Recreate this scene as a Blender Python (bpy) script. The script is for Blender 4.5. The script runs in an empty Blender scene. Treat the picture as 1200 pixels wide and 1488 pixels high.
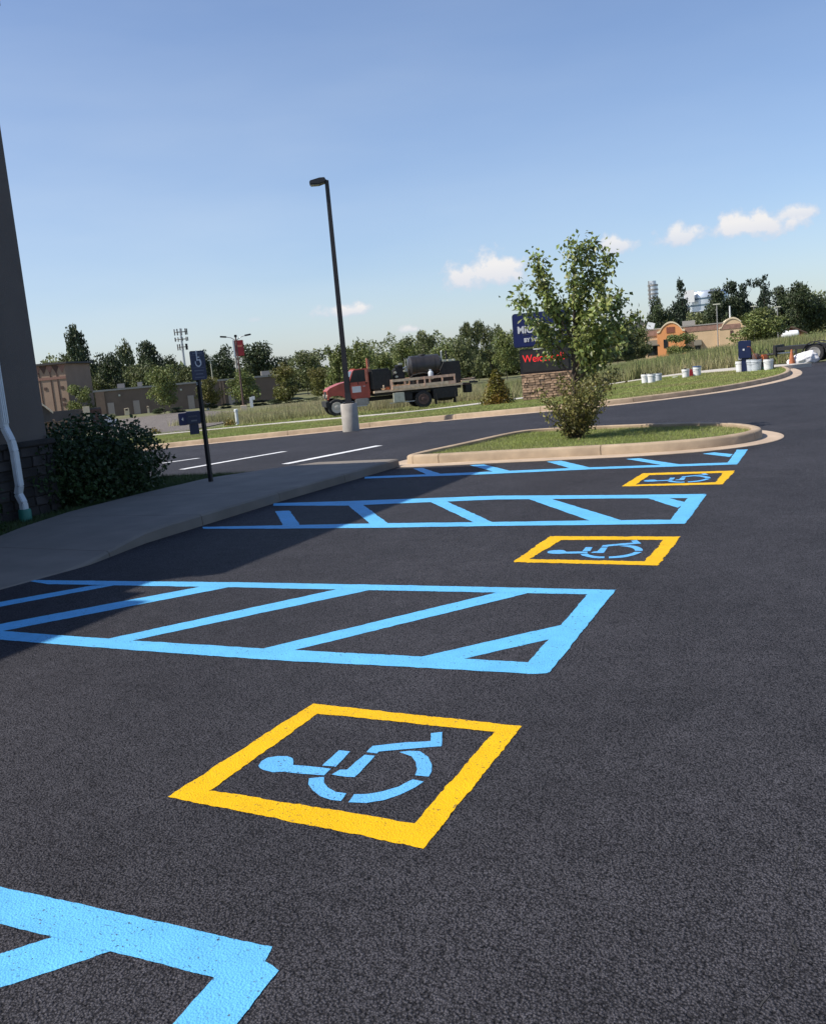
import bpy, bmesh, math, random
import numpy as np
from mathutils import Vector, Matrix, noise as mnoise
from mathutils.geometry import tessellate_polygon
random.seed(7); rng = np.random.default_rng(7)
S = bpy.context.scene; C = S.collection
R = math.radians
# ------------------------------------------------------------------ camera
FPX, PIT, ROLL, YAW, EYE = 1363.04, 0.157379, -0.089165, -0.447986, 1.6
fw = Vector((math.sin(YAW)*math.cos(PIT), math.cos(YAW)*math.cos(PIT), -math.sin(PIT)))
rt0 = Vector((math.cos(YAW), -math.sin(YAW), 0)); up0 = rt0.cross(fw)
rt = math.cos(ROLL)*rt0 + math.sin(ROLL)*up0; up = -math.sin(ROLL)*rt0 + math.cos(ROLL)*up0
cd = bpy.data.cameras.new('camera'); cam = bpy.data.objects.new('camera', cd); C.objects.link(cam)
m = Matrix((rt, up, -fw)).transposed().to_4x4(); m.translation = (0, 0, EYE); cam.matrix_world = m
cd.sensor_fit = 'VERTICAL'; cd.sensor_height = 24; cd.lens = FPX/1488*24; cd.clip_end = 9000; cd.clip_start = .05
S.camera = cam
# ------------------------------------------------------------------ sun, sky, exposure
SUN_EL = R(48); sun_az = Vector((-.788, -.616, 0)).normalized()      # where the sun stands
sl = bpy.data.lights.new('sun', 'SUN'); sl.energy = 5.0; sl.angle = R(.5); sl.color = (1, .94, .84)
so = bpy.data.objects.new('sun', sl); C.objects.link(so); so.location = (0, 0, 40)
sdir = -(sun_az*math.cos(SUN_EL) + Vector((0, 0, math.sin(SUN_EL))))
so.rotation_euler = sdir.to_track_quat('-Z', 'Y').to_euler()
w = bpy.data.worlds.new('World'); S.world = w; w.use_nodes = True
wn, wl = w.node_tree.nodes, w.node_tree.links
wn.clear()
wo = wn.new('ShaderNodeOutputWorld'); bg = wn.new('ShaderNodeBackground'); bg.inputs[1].default_value = .112
sky = wn.new('ShaderNodeTexSky'); sky.sky_type = 'NISHITA'; sky.sun_disc = False
sky.sun_elevation = SUN_EL; sky.sun_rotation = math.atan2(sun_az.x, sun_az.y)
sky.altitude = 100; sky.air_density = 1.0; sky.dust_density = .8; sky.ozone_density = 3.0
S.view_settings.view_transform = 'Standard'; S.view_settings.look = 'None'
S.view_settings.exposure = .25; S.view_settings.gamma = 1; S.view_settings.use_curve_mapping = False
S.render.engine = 'CYCLES'
def wmath(op, a, b=None, c=None, clamp=False):
    n = wn.new('ShaderNodeMath'); n.operation = op; n.use_clamp = clamp
    for i, x in enumerate((a, b, c)):
        if x is None: continue
        if isinstance(x, (int, float)): n.inputs[i].default_value = x
        else: wl.new(x, n.inputs[i])
    return n.outputs[0]
def pixdir(u, v): return (fw + rt*((u-600)/FPX) - up*((v-744)/FPX)).normalized()
geo = wn.new('ShaderNodeTexCoord'); DIR = geo.outputs['Generated']
n1 = wn.new('ShaderNodeTexNoise'); n1.inputs['Scale'].default_value = 46; n1.inputs['Detail'].default_value = 6; n1.inputs['Roughness'].default_value = .58
wl.new(DIR, n1.inputs['Vector'])
n2 = wn.new('ShaderNodeTexNoise'); n2.inputs['Scale'].default_value = 14; n2.inputs['Detail'].default_value = 3
wl.new(DIR, n2.inputs['Vector'])
def wdot(vec):
    n = wn.new('ShaderNodeVectorMath'); n.operation = 'DOT_PRODUCT'; wl.new(DIR, n.inputs[0]); n.inputs[1].default_value = vec
    return n.outputs['Value']
# cumulus near the horizon: (direction given by azimuth/elevation of its middle, half width, half height, density)
dens = None; relief = None
for (u, v, hw, hh, k) in [(716, 396, 70, 32, 1.0), (893, 358, 30, 15, .9), (992, 344, 40, 18, .9), (1096, 329, 76, 25, 1.0), (1156, 311, 48, 14, .9),
                          (500, 453, 52, 12, .95), (596, 479, 20, 8, .8), (372, 465, 16, 6, .35)]:
    c = pixdir(u, v); r_ = Vector((c.y, -c.x, 0)).normalized(); u_ = r_.cross(c)
    x = wmath('MULTIPLY', wdot(r_), FPX/hw); y = wmath('MULTIPLY', wdot(u_), FPX/hh)
    yb = wmath('MULTIPLY', wmath('MINIMUM', y, 0.), .9)          # flatter base
    r2 = wmath('SQRT', wmath('ADD', wmath('MULTIPLY', x, x), wmath('ADD', wmath('MULTIPLY', y, y), wmath('MULTIPLY', yb, yb))))
    d = wmath('SUBTRACT', wmath('ADD', 1.0, wmath('MULTIPLY', wmath('SUBTRACT', n1.outputs[0], .5), 2.6)), r2)
    d = wmath('MULTIPLY', wmath('MULTIPLY', d, 1.7, clamp=True), k)
    front = wmath('GREATER_THAN', wdot(c), .8)
    d = wmath('MULTIPLY', d, front)
    sh = wmath('MULTIPLY', d, wmath('MULTIPLY_ADD', y, .5, .5, clamp=True))
    dens = d if dens is None else wmath('MAXIMUM', dens, d)
    relief = sh if relief is None else wmath('MAXIMUM', relief, sh)
# thin whitish high cloud, stretched along the horizon
mp = wn.new('ShaderNodeMapping'); mp.inputs['Scale'].default_value = (2.2, 2.2, 9); wl.new(DIR, mp.inputs[0])
n3 = wn.new('ShaderNodeTexNoise'); n3.inputs['Scale'].default_value = 1.6; n3.inputs['Detail'].default_value = 5; wl.new(mp.outputs[0], n3.inputs['Vector'])
sz = wn.new('ShaderNodeSeparateXYZ'); wl.new(DIR, sz.inputs[0])
sunside = wmath('MULTIPLY_ADD', wdot(sun_az), .75, .85, clamp=True)
low = wmath('MULTIPLY', wmath('SUBTRACT', 1.0, wmath('MULTIPLY', sz.outputs[2], 1.85), clamp=True), sunside)
veil = wmath('MULTIPLY', wmath('MULTIPLY_ADD', n3.outputs[0], .75, .05, clamp=True), wmath('MULTIPLY', low, .8))
tint = wn.new('ShaderNodeMix'); tint.data_type = 'RGBA'; tint.blend_type = 'MULTIPLY'; tint.inputs[0].default_value = 1
tint.inputs[7].default_value = (1.0, 1.03, 1.15, 1); wl.new(sky.outputs[0], tint.inputs[6])
mv = wn.new('ShaderNodeMix'); mv.data_type = 'RGBA'; wl.new(veil, mv.inputs[0]); wl.new(tint.outputs[2], mv.inputs[6]); mv.inputs[7].default_value = (5.6, 6.3, 6.9, 1)
cc = wn.new('ShaderNodeMix'); cc.data_type = 'RGBA'; wl.new(wmath('MULTIPLY', relief, 1.5, clamp=True), cc.inputs[0])
cc.inputs[6].default_value = (4.9, 5.2, 6.1, 1); cc.inputs[7].default_value = (6.9, 6.7, 6.6, 1)
mc = wn.new('ShaderNodeMix'); mc.data_type = 'RGBA'; wl.new(wmath('MULTIPLY', dens, .92, clamp=True), mc.inputs[0]); wl.new(mv.outputs[2], mc.inputs[6]); wl.new(cc.outputs[2], mc.inputs[7])
wl.new(mc.outputs[2], bg.inputs[0]); wl.new(bg.outputs[0], wo.inputs[0])

# ------------------------------------------------------------------ terrain and measuring helpers
def ter(x, y):
    x = np.asarray(x, float); y = np.asarray(y, float)
    p = -(.553 + .028*x - .017*y) + .013*np.maximum(0, y-30); p = np.maximum(p, 0)
    p = p*p/(p+.05); p = 3*np.tanh(p/3)
    r = -x/np.maximum(y, 1); mk = np.clip(r/.35, 0, 1); mk = mk*mk*(3-2*mk)
    return -p*mk
def T(x, y): return float(ter(x, y))
def G(u, v, dz=0.):
    """ground point (terrain raised by dz) seen at photograph position u, v"""
    d = pixdir(u, v); o = Vector((0, 0, EYE)); t = 0.
    for i in range(3000):
        t2 = t + .3*(1+t*.02); P = o + d*t2
        if P.z < T(P.x, P.y)+dz:
            a, b = t, t2
            for k in range(24):
                h = (a+b)/2; P = o + d*h
                if P.z < T(P.x, P.y)+dz: b = h
                else: a = h
            return (P.x, P.y)
        t = t2
    return (P.x, P.y)
def far(u, v, d):
    """ground place at horizontal distance d on the bearing of u, v"""
    q = pixdir(u, v); h = math.hypot(q.x, q.y); return (q.x/h*d, q.y/h*d)
def zat(u, v, d):
    q = pixdir(u, v); return EYE + q.z/math.hypot(q.x, q.y)*d
def face(x, y): return math.atan2(y, x) - math.pi/2       # rotation that turns local -Y to the camera side

# ------------------------------------------------------------------ materials
def mat(name, col, rough=.7, metal=0., var=.12, scale=6., bump=0., bscale=None, island=0., transl=0., objrand=0., spec=.5, col2=None, c2amt=.5, coord='Object', hue=0.):
    M = bpy.data.materials.new(name); M.use_nodes = True; n, l = M.node_tree.nodes, M.node_tree.links
    P = n['Principled BSDF']; P.inputs['Roughness'].default_value = rough; P.inputs['Metallic'].default_value = metal
    P.inputs['Specular IOR Level'].default_value = spec
    g = n.new('ShaderNodeTexCoord')
    vec = g.outputs['Object']
    if coord == 'World':
        gp = n.new('ShaderNodeNewGeometry'); vec = gp.outputs['Position']
    t = n.new('ShaderNodeTexNoise'); t.inputs['Scale'].default_value = scale; t.inputs['Detail'].default_value = 5; l.new(vec, t.inputs['Vector'])
    mx = n.new('ShaderNodeMix'); mx.data_type = 'RGBA'
    a = [c*(1-var) for c in col]; b = [min(1, c*(1+var)) for c in col]
    mx.inputs[6].default_value = (*a, 1); mx.inputs[7].default_value = (*b, 1)
    rm = n.new('ShaderNodeMapRange'); rm.inputs[1].default_value = .3; rm.inputs[2].default_value = .7; l.new(t.outputs[0], rm.inputs[0]); l.new(rm.outputs[0], mx.inputs[0])
    out = mx.outputs[2]
    if col2:
        t2 = n.new('ShaderNodeTexNoise'); t2.inputs['Scale'].default_value = scale*.37; t2.inputs['Detail'].default_value = 4; l.new(vec, t2.inputs['Vector'])
        r2 = n.new('ShaderNodeMapRange'); r2.inputs[1].default_value = .42; r2.inputs[2].default_value = .66; r2.inputs[4].default_value = c2amt; l.new(t2.outputs[0], r2.inputs[0])
        m2 = n.new('ShaderNodeMix'); m2.data_type = 'RGBA'; l.new(r2.outputs[0], m2.inputs[0]); l.new(out, m2.inputs[6]); m2.inputs[7].default_value = (*col2, 1); out = m2.outputs[2]
    if objrand:
        oi = n.new('ShaderNodeObjectInfo'); h = n.new('ShaderNodeHueSaturation'); l.new(out, h.inputs['Color'])
        r3 = n.new('ShaderNodeMapRange'); r3.inputs[3].default_value = 1-objrand; r3.inputs[4].default_value = 1+objrand; l.new(oi.outputs['Random'], r3.inputs[0]); l.new(r3.outputs[0], h.inputs['Value']); out = h.outputs[0]
    if island:
        gi = n.new('ShaderNodeNewGeometry'); h = n.new('ShaderNodeHueSaturation'); l.new(out, h.inputs['Color'])
        r3 = n.new('ShaderNodeMapRange'); r3.inputs[3].default_value = 1-island; r3.inputs[4].default_value = 1+island; l.new(gi.outputs['Random Per Island'], r3.inputs[0]); l.new(r3.outputs[0], h.inputs['Value'])
        if hue:
            ml = n.new('ShaderNodeMath'); ml.operation = 'MULTIPLY'; ml.inputs[1].default_value = 7.31; l.new(gi.outputs['Random Per Island'], ml.inputs[0])
            fr = n.new('ShaderNodeMath'); fr.operation = 'FRACT'; l.new(ml.outputs[0], fr.inputs[0])
            r4 = n.new('ShaderNodeMapRange'); r4.inputs[3].default_value = .5-hue; r4.inputs[4].default_value = .5+hue*.5; l.new(fr.outputs[0], r4.inputs[0]); l.new(r4.outputs[0], h.inputs['Hue'])
        out = h.outputs[0]
    l.new(out, P.inputs['Base Color'])
    if bump:
        tb = n.new('ShaderNodeTexNoise'); tb.inputs['Scale'].default_value = bscale or scale*8; tb.inputs['Detail'].default_value = 4; l.new(vec, tb.inputs['Vector'])
        bn = n.new('ShaderNodeBump'); bn.inputs['Strength'].default_value = bump; bn.inputs['Distance'].default_value = .02; l.new(tb.outputs[0], bn.inputs['Height']); l.new(bn.outputs[0], P.inputs['Normal'])
    if transl:
        tr = n.new('ShaderNodeBsdfTranslucent'); l.new(out, tr.inputs['Color']); ms = n.new('ShaderNodeMixShader'); ms.inputs[0].default_value = transl
        l.new(P.outputs[0], ms.inputs[1]); l.new(tr.outputs[0], ms.inputs[2]); l.new(ms.outputs[0], n['Material Output'].inputs[0])
    return M
def asphalt_mat(name, col, paint=None, old=False):
    """aggregate surface; with paint: the same relief under a coat that misses the deepest pits"""
    M = bpy.data.materials.new(name); M.use_nodes = True; n, l = M.node_tree.nodes, M.node_tree.links
    P = n['Principled BSDF']; pos = n.new('ShaderNodeNewGeometry').outputs['Position']
    def nz(sc, det, rg=.55):
        t = n.new('ShaderNodeTexNoise'); t.inputs['Scale'].default_value = sc; t.inputs['Detail'].default_value = det; t.inputs['Roughness'].default_value = rg; l.new(pos, t.inputs['Vector']); return t.outputs[0]
    def rng_(x, a, b, c, d):
        r = n.new('ShaderNodeMapRange'); l.new(x, r.inputs[0])
        for i, q in enumerate((a, b, c, d)): r.inputs[i+1].default_value = q
        return r.outputs[0]
    def mul(a, b):
        r = n.new('ShaderNodeMath'); r.operation = 'MULTIPLY'; l.new(a, r.inputs[0])
        if isinstance(b, float): r.inputs[1].default_value = b
        else: l.new(b, r.inputs[1])
        return r.outputs[0]
    vo = n.new('ShaderNodeTexVoronoi'); vo.inputs['Scale'].default_value = 135; vo.inputs['Randomness'].default_value = 1.; l.new(pos, vo.inputs['Vector'])
    gr = nz(120, 3, .65); st = nz(2.6, 3); md = nz(9, 4); lg = nz(.55, 4)
    v = mul(mul(mul(mul(rng_(vo.outputs['Color'], .05, .98, .68, 1.45), rng_(vo.outputs['Distance'], .40, .72, 1.08, .38)), mul(mul(rng_(gr, .34, .62, .68, 1.30), rng_(nz(64, 2, .6), .34, .43, .38, 1.0)), rng_(st, .35, .65, .93, 1.07))), rng_(lg, .3, .7, .84, 1.16)), rng_(md, .3, .7, .88, 1.12))
    vm = n.new('ShaderNodeVectorMath'); vm.operation = 'SCALE'; vm.inputs[0].default_value = col; l.new(v, vm.inputs['Scale'])
    out = vm.outputs[0]
    hsum = n.new('ShaderNodeMath'); hsum.operation = 'SUBTRACT'; l.new(gr, hsum.inputs[0]); l.new(mul(vo.outputs['Distance'], .9), hsum.inputs[1])
    if paint:
        vp = n.new('ShaderNodeVectorMath'); vp.operation = 'SCALE'; vp.inputs[0].default_value = paint
        l.new(mul(rng_(md, .3, .7, .93, 1.05), rng_(nz(2.1, 4), .3, .7, .93, 1.06)), vp.inputs['Scale'])
        pit = mul(rng_(nz(70, 2), .635, .68, 0, 1), rng_(nz(5, 3), .35, .6, .2, 1))
        mx = n.new('ShaderNodeMix'); mx.data_type = 'RGBA'; l.new(pit, mx.inputs[0]); l.new(vp.outputs[0], mx.inputs[6]); l.new(out, mx.inputs[7]); out = mx.outputs[2]
    l.new(out, P.inputs['Base Color'])
    b = n.new('ShaderNodeBump'); b.inputs['Strength'].default_value = .75 if paint else 1.; b.inputs['Distance'].default_value = .0035 if paint else .007
    l.new(hsum.outputs[0], b.inputs['Height']); l.new(b.outputs[0], P.inputs['Normal'])
    P.inputs['Roughness'].default_value = .6 if paint else (.8 if old else .62); P.inputs['Specular IOR Level'].default_value = .18 if paint else .06
    return M
M = {}
SEAL = (.058, .056, .063)
M['asphalt'] = asphalt_mat('fresh_asphalt', SEAL)
M['oldlot'] = asphalt_mat('weathered_asphalt', (.21, .185, .165), old=True)
M['blue'] = asphalt_mat('blue_paint', SEAL, (.122, .44, .75))
M['yellow'] = asphalt_mat('yellow_paint', SEAL, (.75, .43, .004))
M['symbol'] = asphalt_mat('symbol_paint', SEAL, (.12, .40, .74))
M['white'] = asphalt_mat('white_paint', SEAL, (.72, .72, .72))
M['kerb'] = mat('kerb_concrete', (.40, .30, .20), .85, var=.14, scale=5, bump=.25, bscale=60, col2=(.24, .175, .115), c2amt=.6, coord='World')
M['gutter'] = mat('gutter_concrete', (.47, .36, .26), .85, var=.12, scale=4, bump=.2, bscale=60, col2=(.30, .225, .16), c2amt=.5, coord='World')
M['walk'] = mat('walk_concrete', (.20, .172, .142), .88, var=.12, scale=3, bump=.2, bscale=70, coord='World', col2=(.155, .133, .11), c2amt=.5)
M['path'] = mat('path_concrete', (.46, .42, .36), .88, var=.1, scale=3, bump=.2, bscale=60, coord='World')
M['soil'] = mat('turf_soil', (.085, .095, .03), .95, var=.3, scale=3, bump=.4, bscale=20, coord='World', col2=(.15, .12, .06), c2amt=.6)
M['field'] = mat('field_ground', (.12, .125, .05), .95, var=.3, scale=.15, coord='World', col2=(.12, .10, .05), c2amt=.6)
M['lawn'] = mat('lawn_blades', (.27, .325, .082), .6, var=.22, scale=.8, island=.4, transl=.3, coord='World', col2=(.34, .28, .13), c2amt=.6, hue=.02)
M['weed'] = mat('weed_blades', (.30, .30, .13), .7, var=.3, scale=.22, island=.45, transl=.25, coord='World', col2=(.40, .33, .19), c2amt=.85, hue=.03)
M['brush'] = mat('field_brush', (.19, .23, .075), .7, var=.3, scale=.3, island=.5, transl=.28, coord='World', col2=(.30, .24, .12), c2amt=.5, hue=.03)
M['bark'] = mat('bark', (.10, .075, .055), .9, var=.3, scale=14, bump=.5)
M['bark_dark'] = mat('dark_bark', (.05, .04, .03), .9, var=.3, scale=14, bump=.5)
M['leaf'] = mat('pear_leaf', (.215, .265, .075), .40, var=.25, scale=1.5, island=.5, transl=.34, hue=.03)
M['leafshrub'] = mat('sucker_leaf', (.21, .21, .06), .5, var=.25, scale=1.5, island=.5, transl=.28, col2=(.22, .16, .05), c2amt=.7, hue=.03)
M['leafyellow'] = mat('yellowing_leaf', (.16, .15, .025), .5, var=.3, scale=3, island=.5, transl=.25, col2=(.27, .17, .02), c2amt=.9, hue=.03)
M['leafdark'] = mat('glossy_dark_leaf', (.034, .060, .020), .48, var=.25, scale=2, island=.5, transl=.14, spec=.28)
M['t_dark'] = mat('dark_tree_leaf', (.052, .075, .028), .6, var=.3, scale=1.5, island=.5, transl=.18, hue=.02)
M['t_mid'] = mat('mid_tree_leaf', (.125, .150, .055), .6, var=.3, scale=1.5, island=.5, transl=.26, hue=.03)
M['t_light'] = mat('light_tree_leaf', (.150, .185, .052), .6, var=.3, scale=1.5, island=.5, transl=.22, hue=.03)
M['t_yellow'] = mat('turning_tree_leaf', (.14, .15, .035), .6, var=.3, scale=1.5, island=.5, transl=.22, col2=(.22, .17, .04), c2amt=.6, hue=.03)
M['t_fir'] = mat('conifer_leaf', (.032, .052, .027), .65, var=.3, scale=1.5, island=.5, transl=.1)
def simple(k, *a, **kw): M[k] = mat(k, *a, **kw)
M['lawnshaded'] = mat('lawn_blades_painted_shade', (.055, .085, .022), .6, var=.3, scale=2, island=.4, transl=.2, coord='World')  # lawn blades again, the building's shade put into a darker colour
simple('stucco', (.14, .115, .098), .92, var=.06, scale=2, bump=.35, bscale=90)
simple('stonewall', (.034, .029, .027), .9, var=.4, scale=3, bump=.5, bscale=25, objrand=.4)
simple('mortar', (.045, .04, .036), .95)
simple('trimwhite', (.66, .68, .68), .4, var=.08, scale=4)
simple('pipegreen', (.03, .20, .15), .5)
simple('blackmetal', (.012, .012, .014), .5, var=.2, scale=8)
simple('bronze', (.028, .024, .023), .45, var=.2, scale=8)
simple('navy', (.010, .018, .065), .4, var=.1, scale=4)
simple('navysign', (.008, .014, .085), .35, var=.08, scale=3)
simple('printwhite', (.62, .62, .64), .5, var=.05)
simple('printgrey', (.10, .11, .16), .5, var=.1)
simple('polebase', (.36, .33, .29), .9, var=.15, scale=5, bump=.3, bscale=40, col2=(.28, .26, .24), c2amt=.5)
simple('signstone', (.36, .235, .15), .9, var=.35, scale=4, bump=.5, bscale=25, objrand=.55)
simple('galv', (.45, .46, .47), .45, metal=.6, var=.15)
simple('red', (.40, .075, .05), .38, var=.15, scale=4, col2=(.28, .05, .035), c2amt=.5)
simple('redfaded', (.50, .16, .10), .5, var=.2, scale=5)
simple('rubber', (.028, .027, .027), .85, var=.25, scale=9)
simple('sheetmetal', (.33, .34, .35), .5, var=.15)
simple('rimgrey', (.30, .29, .27), .55, metal=.3, var=.2)
simple('rimwhite', (.55, .50, .42), .6, var=.15, scale=9)
simple('rimrust', (.10, .06, .05), .8, var=.3, scale=9)
simple('chassis', (.018, .017, .017), .7, var=.3, scale=6)
simple('tank', (.024, .022, .022), .40, var=.3, scale=5, col2=(.05, .043, .04), c2amt=.6)
simple('plank', (.74, .47, .33), .8, var=.25, scale=5, bump=.3)
simple('planktan', (.74, .55, .37), .8, var=.25, scale=5, bump=.3)
simple('glass', (.02, .025, .03), .08, var=.1)
simple('palebox', (.50, .50, .40), .6, var=.15)
simple('orange', (.42, .13, .05), .6, var=.1)
simple('bucket', (.74, .74, .72), .4, var=.06, scale=6)
simple('bucketgrey', (.50, .53, .56), .45, var=.08, scale=6)
simple('lidblue', (.04, .09, .22), .5)
simple('cloth', (.72, .70, .70), .9, var=.1, scale=10, bump=.5, bscale=14)
simple('brickbrown', (.155, .115, .088), .92, var=.12, scale=.7, col2=(.12, .09, .07), c2amt=.4)
simple('bricklight', (.24, .16, .11), .9, var=.15, scale=1)
simple('door', (.33, .28, .24), .7, var=.05)
simple('coping', (.30, .28, .25), .6, var=.1)
simple('tan', (.29, .20, .145), .9, var=.08, scale=.5)
simple('tandark', (.085, .05, .04), .9, var=.15)
simple('tanpink', (.24, .13, .10), .9, var=.1)
simple('roofdark', (.05, .045, .045), .8, var=.2)
simple('wallgrey', (.075, .068, .068), .9, var=.12, scale=.8)
simple('stuccotan', (.60, .43, .26), .9, var=.07, scale=.5)
simple('stuccoorange', (.68, .29, .11), .9, var=.08, scale=.6)
simple('rooftile', (.28, .16, .12), .85, var=.2, scale=2)
simple('cream', (.70, .58, .40), .8, var=.06)
simple('awning', (.11, .10, .075), .8, var=.1)
simple('steel', (.62, .66, .70), .35, metal=.55, var=.1, scale=.2)
simple('glassblue', (.12, .18, .24), .15, metal=.4, var=.1, scale=.3)
simple('woodgrey', (.36, .25, .15), .9, var=.3, scale=6, bump=.4)
simple('carwhite', (.75, .75, .74), .25, var=.03)
simple('signred', (.33, .02, .025), .5, var=.15)
simple('shedred', (.22, .075, .045), .85, var=.15)
def led(name, col, s):
    m_ = bpy.data.materials.new(name); m_.use_nodes = True; P = m_.node_tree.nodes['Principled BSDF']
    P.inputs['Base Color'].default_value = (.1, .01, .01, 1); P.inputs['Emission Color'].default_value = (*col, 1); P.inputs['Emission Strength'].default_value = s; return m_
M['led'] = led('red_led', (1, .03, .03), .85)

# ------------------------------------------------------------------ mesh helpers
class MB:
    def __init__(s): s.v = []; s.f = []
    def add(s, vs, fs):
        o = len(s.v); s.v += [tuple(p) for p in vs]; s.f += [tuple(i+o for i in f) for f in fs]; return s
    def box(s, c, d, rz=0, ry=0, rx=0, taper=1.):
        x, y, z = d[0]/2, d[1]/2, d[2]/2
        vs = [Vector((sx*x*(taper if sz > 0 else 1), sy*y*(taper if sz > 0 else 1), sz*z)) for sz in (-1, 1) for sy in (-1, 1) for sx in (-1, 1)]
        from mathutils import Euler
        E_ = Euler((rx, ry, rz)).to_matrix(); c = Vector(c)
        return s.add([E_ @ q + c for q in vs], [(0, 2, 3, 1), (4, 5, 7, 6), (0, 1, 5, 4), (2, 6, 7, 3), (0, 4, 6, 2), (1, 3, 7, 5)])
    def tube(s, pts, rad, n=8, caps=True):
        pts = [Vector(p) for p in pts]; rad = rad if isinstance(rad, (list, tuple)) else [rad]*len(pts); rings = []; o = len(s.v)
        ref = None
        for i, p in enumerate(pts):
            t = (pts[min(i+1, len(pts)-1)] - pts[max(i-1, 0)]).normalized()
            if ref is None: ref = t.orthogonal().normalized()
            a = (ref - t*ref.dot(t)).normalized(); b = t.cross(a); ref = a
            s.v += [tuple(p + (a*math.cos(2*math.pi*k/n) + b*math.sin(2*math.pi*k/n))*rad[i]) for k in range(n)]
        for i in range(len(pts)-1):
            for k in range(n):
                s.f.append((o+i*n+k, o+i*n+(k+1) % n, o+(i+1)*n+(k+1) % n, o+(i+1)*n+k))
        if caps: s.f.append(tuple(o+k for k in reversed(range(n)))); s.f.append(tuple(o+(len(pts)-1)*n+k for k in range(n)))
        return s
    def lathe(s, prof, n=20, axis='Z', c=(0, 0, 0)):
        o = len(s.v); c = Vector(c)
        for r, h in prof:
            for k in range(n):
                a = 2*math.pi*k/n; x, y = r*math.cos(a), r*math.sin(a)
                p = (x, y, h) if axis == 'Z' else ((x, h, y) if axis == 'Y' else (h, x, y)); s.v.append(tuple(Vector(p)+c))
        for i in range(len(prof)-1):
            for k in range(n): s.f.append((o+i*n+k, o+i*n+(k+1) % n, o+(i+1)*n+(k+1) % n, o+(i+1)*n+k))
        s.f.append(tuple(o+k for k in reversed(range(n)))); s.f.append(tuple(o+(len(prof)-1)*n+k for k in range(n)))
        return s
    def prism(s, poly, y0, y1):           # outline in x,z pushed along y
        n = len(poly); o = len(s.v)
        s.v += [(p[0], y0, p[1]) for p in poly] + [(p[0], y1, p[1]) for p in poly]
        s.f += [tuple(o+i for i in range(n)), tuple(o+n+i for i in reversed(range(n)))] + [(o+i, o+n+i, o+n+(i+1) % n, o+(i+1) % n) for i in range(n)]
        return s
    def build(s, name, m_, parent=None, bevel=0., smooth=False):
        me = bpy.data.meshes.new(name); me.from_pydata(s.v, [], s.f)
        bm = bmesh.new(); bm.from_mesh(me); bmesh.ops.recalc_face_normals(bm, faces=bm.faces)
        if bevel: bmesh.ops.bevel(bm, geom=[e for e in bm.edges if e.is_manifold and e.calc_face_angle(0) > .6], offset=bevel, segments=2, affect='EDGES', clamp_overlap=True)
        bm.to_mesh(me); bm.free()
        if smooth:
            me.polygons.foreach_set('use_smooth', [True]*len(me.polygons)); me.set_sharp_from_angle(angle=R(40))
        return link(name, me, m_, parent)
def link(name, me, m_, parent=None):
    if m_ and not me.materials: me.materials.append(M[m_] if isinstance(m_, str) else m_)
    o = bpy.data.objects.new(name, me); C.objects.link(o)
    if parent: o.parent = parent
    return o
def tag(o, label, cat, group=None):
    o['label'] = label; o['category'] = cat
    if group: o['group'] = group
    return o
def kind(o, k): o['kind'] = k; return o
def thing(name, label, cat, loc=(0, 0, 0), rz=0, group=None):
    o = bpy.data.objects.new(name, None); C.objects.link(o); o.location = loc; o.rotation_euler = (0, 0, rz); o.empty_display_size = .2
    return tag(o, label, cat, group)
def kids(o): return [x for x in list(bpy.data.objects) if x.parent == o]
def copy_tree(o, parent=None):
    c = o.copy(); C.objects.link(c); c.parent = parent
    for k in o.children: copy_tree(k, c)
    return c
def npmesh(name, V, F):
    """V (n,3) float, F (m,k) int, k = 3 or 4"""
    me = bpy.data.meshes.new(name); V = np.ascontiguousarray(V, np.float32); F = np.ascontiguousarray(F, np.int32); k = F.shape[1]
    me.vertices.add(len(V)); me.vertices.foreach_set('co', V.ravel()); me.loops.add(F.size); me.loops.foreach_set('vertex_index', F.ravel())
    me.polygons.add(len(F)); me.polygons.foreach_set('loop_start', np.arange(0, F.size, k, dtype=np.int32))
    me.update(calc_edges=True); me.validate(); return me
def text(name, body, size, m_, parent, loc, depth=.004, align='LEFT', sx=1., bold=0.):
    cu = bpy.data.curves.new(name, 'FONT'); cu.body = body; cu.size = size; cu.extrude = depth; cu.align_x = align; cu.offset = bold
    t = bpy.data.objects.new(name, cu); C.objects.link(t); bpy.context.view_layer.update()
    me = bpy.data.meshes.new_from_object(t.evaluated_get(bpy.context.evaluated_depsgraph_get())); bpy.data.objects.remove(t)
    me.transform(Matrix.Rotation(R(90), 4, 'X') @ Matrix.Diagonal((sx, 1, 1, 1)))
    o = link(name, me, m_, parent); o.location = loc; return o
def inpoly(P, poly):
    x, y = P[:, 0], P[:, 1]; ins = np.zeros(len(P), bool); n = len(poly)
    for i in range(n):
        (x1, y1), (x2, y2) = poly[i], poly[(i+1) % n]
        if y1 == y2: continue
        c = ((y1 > y) != (y2 > y)) & (x < (x2-x1)*(y-y1)/(y2-y1)+x1); ins ^= c
    return ins
def sample(poly, dens):
    a = np.array(poly); lo, hi = a.min(0), a.max(0); n = int(np.prod(hi-lo)*dens)
    P = rng.uniform(lo, hi, (n, 2)); return P[inpoly(P, poly)]
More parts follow.
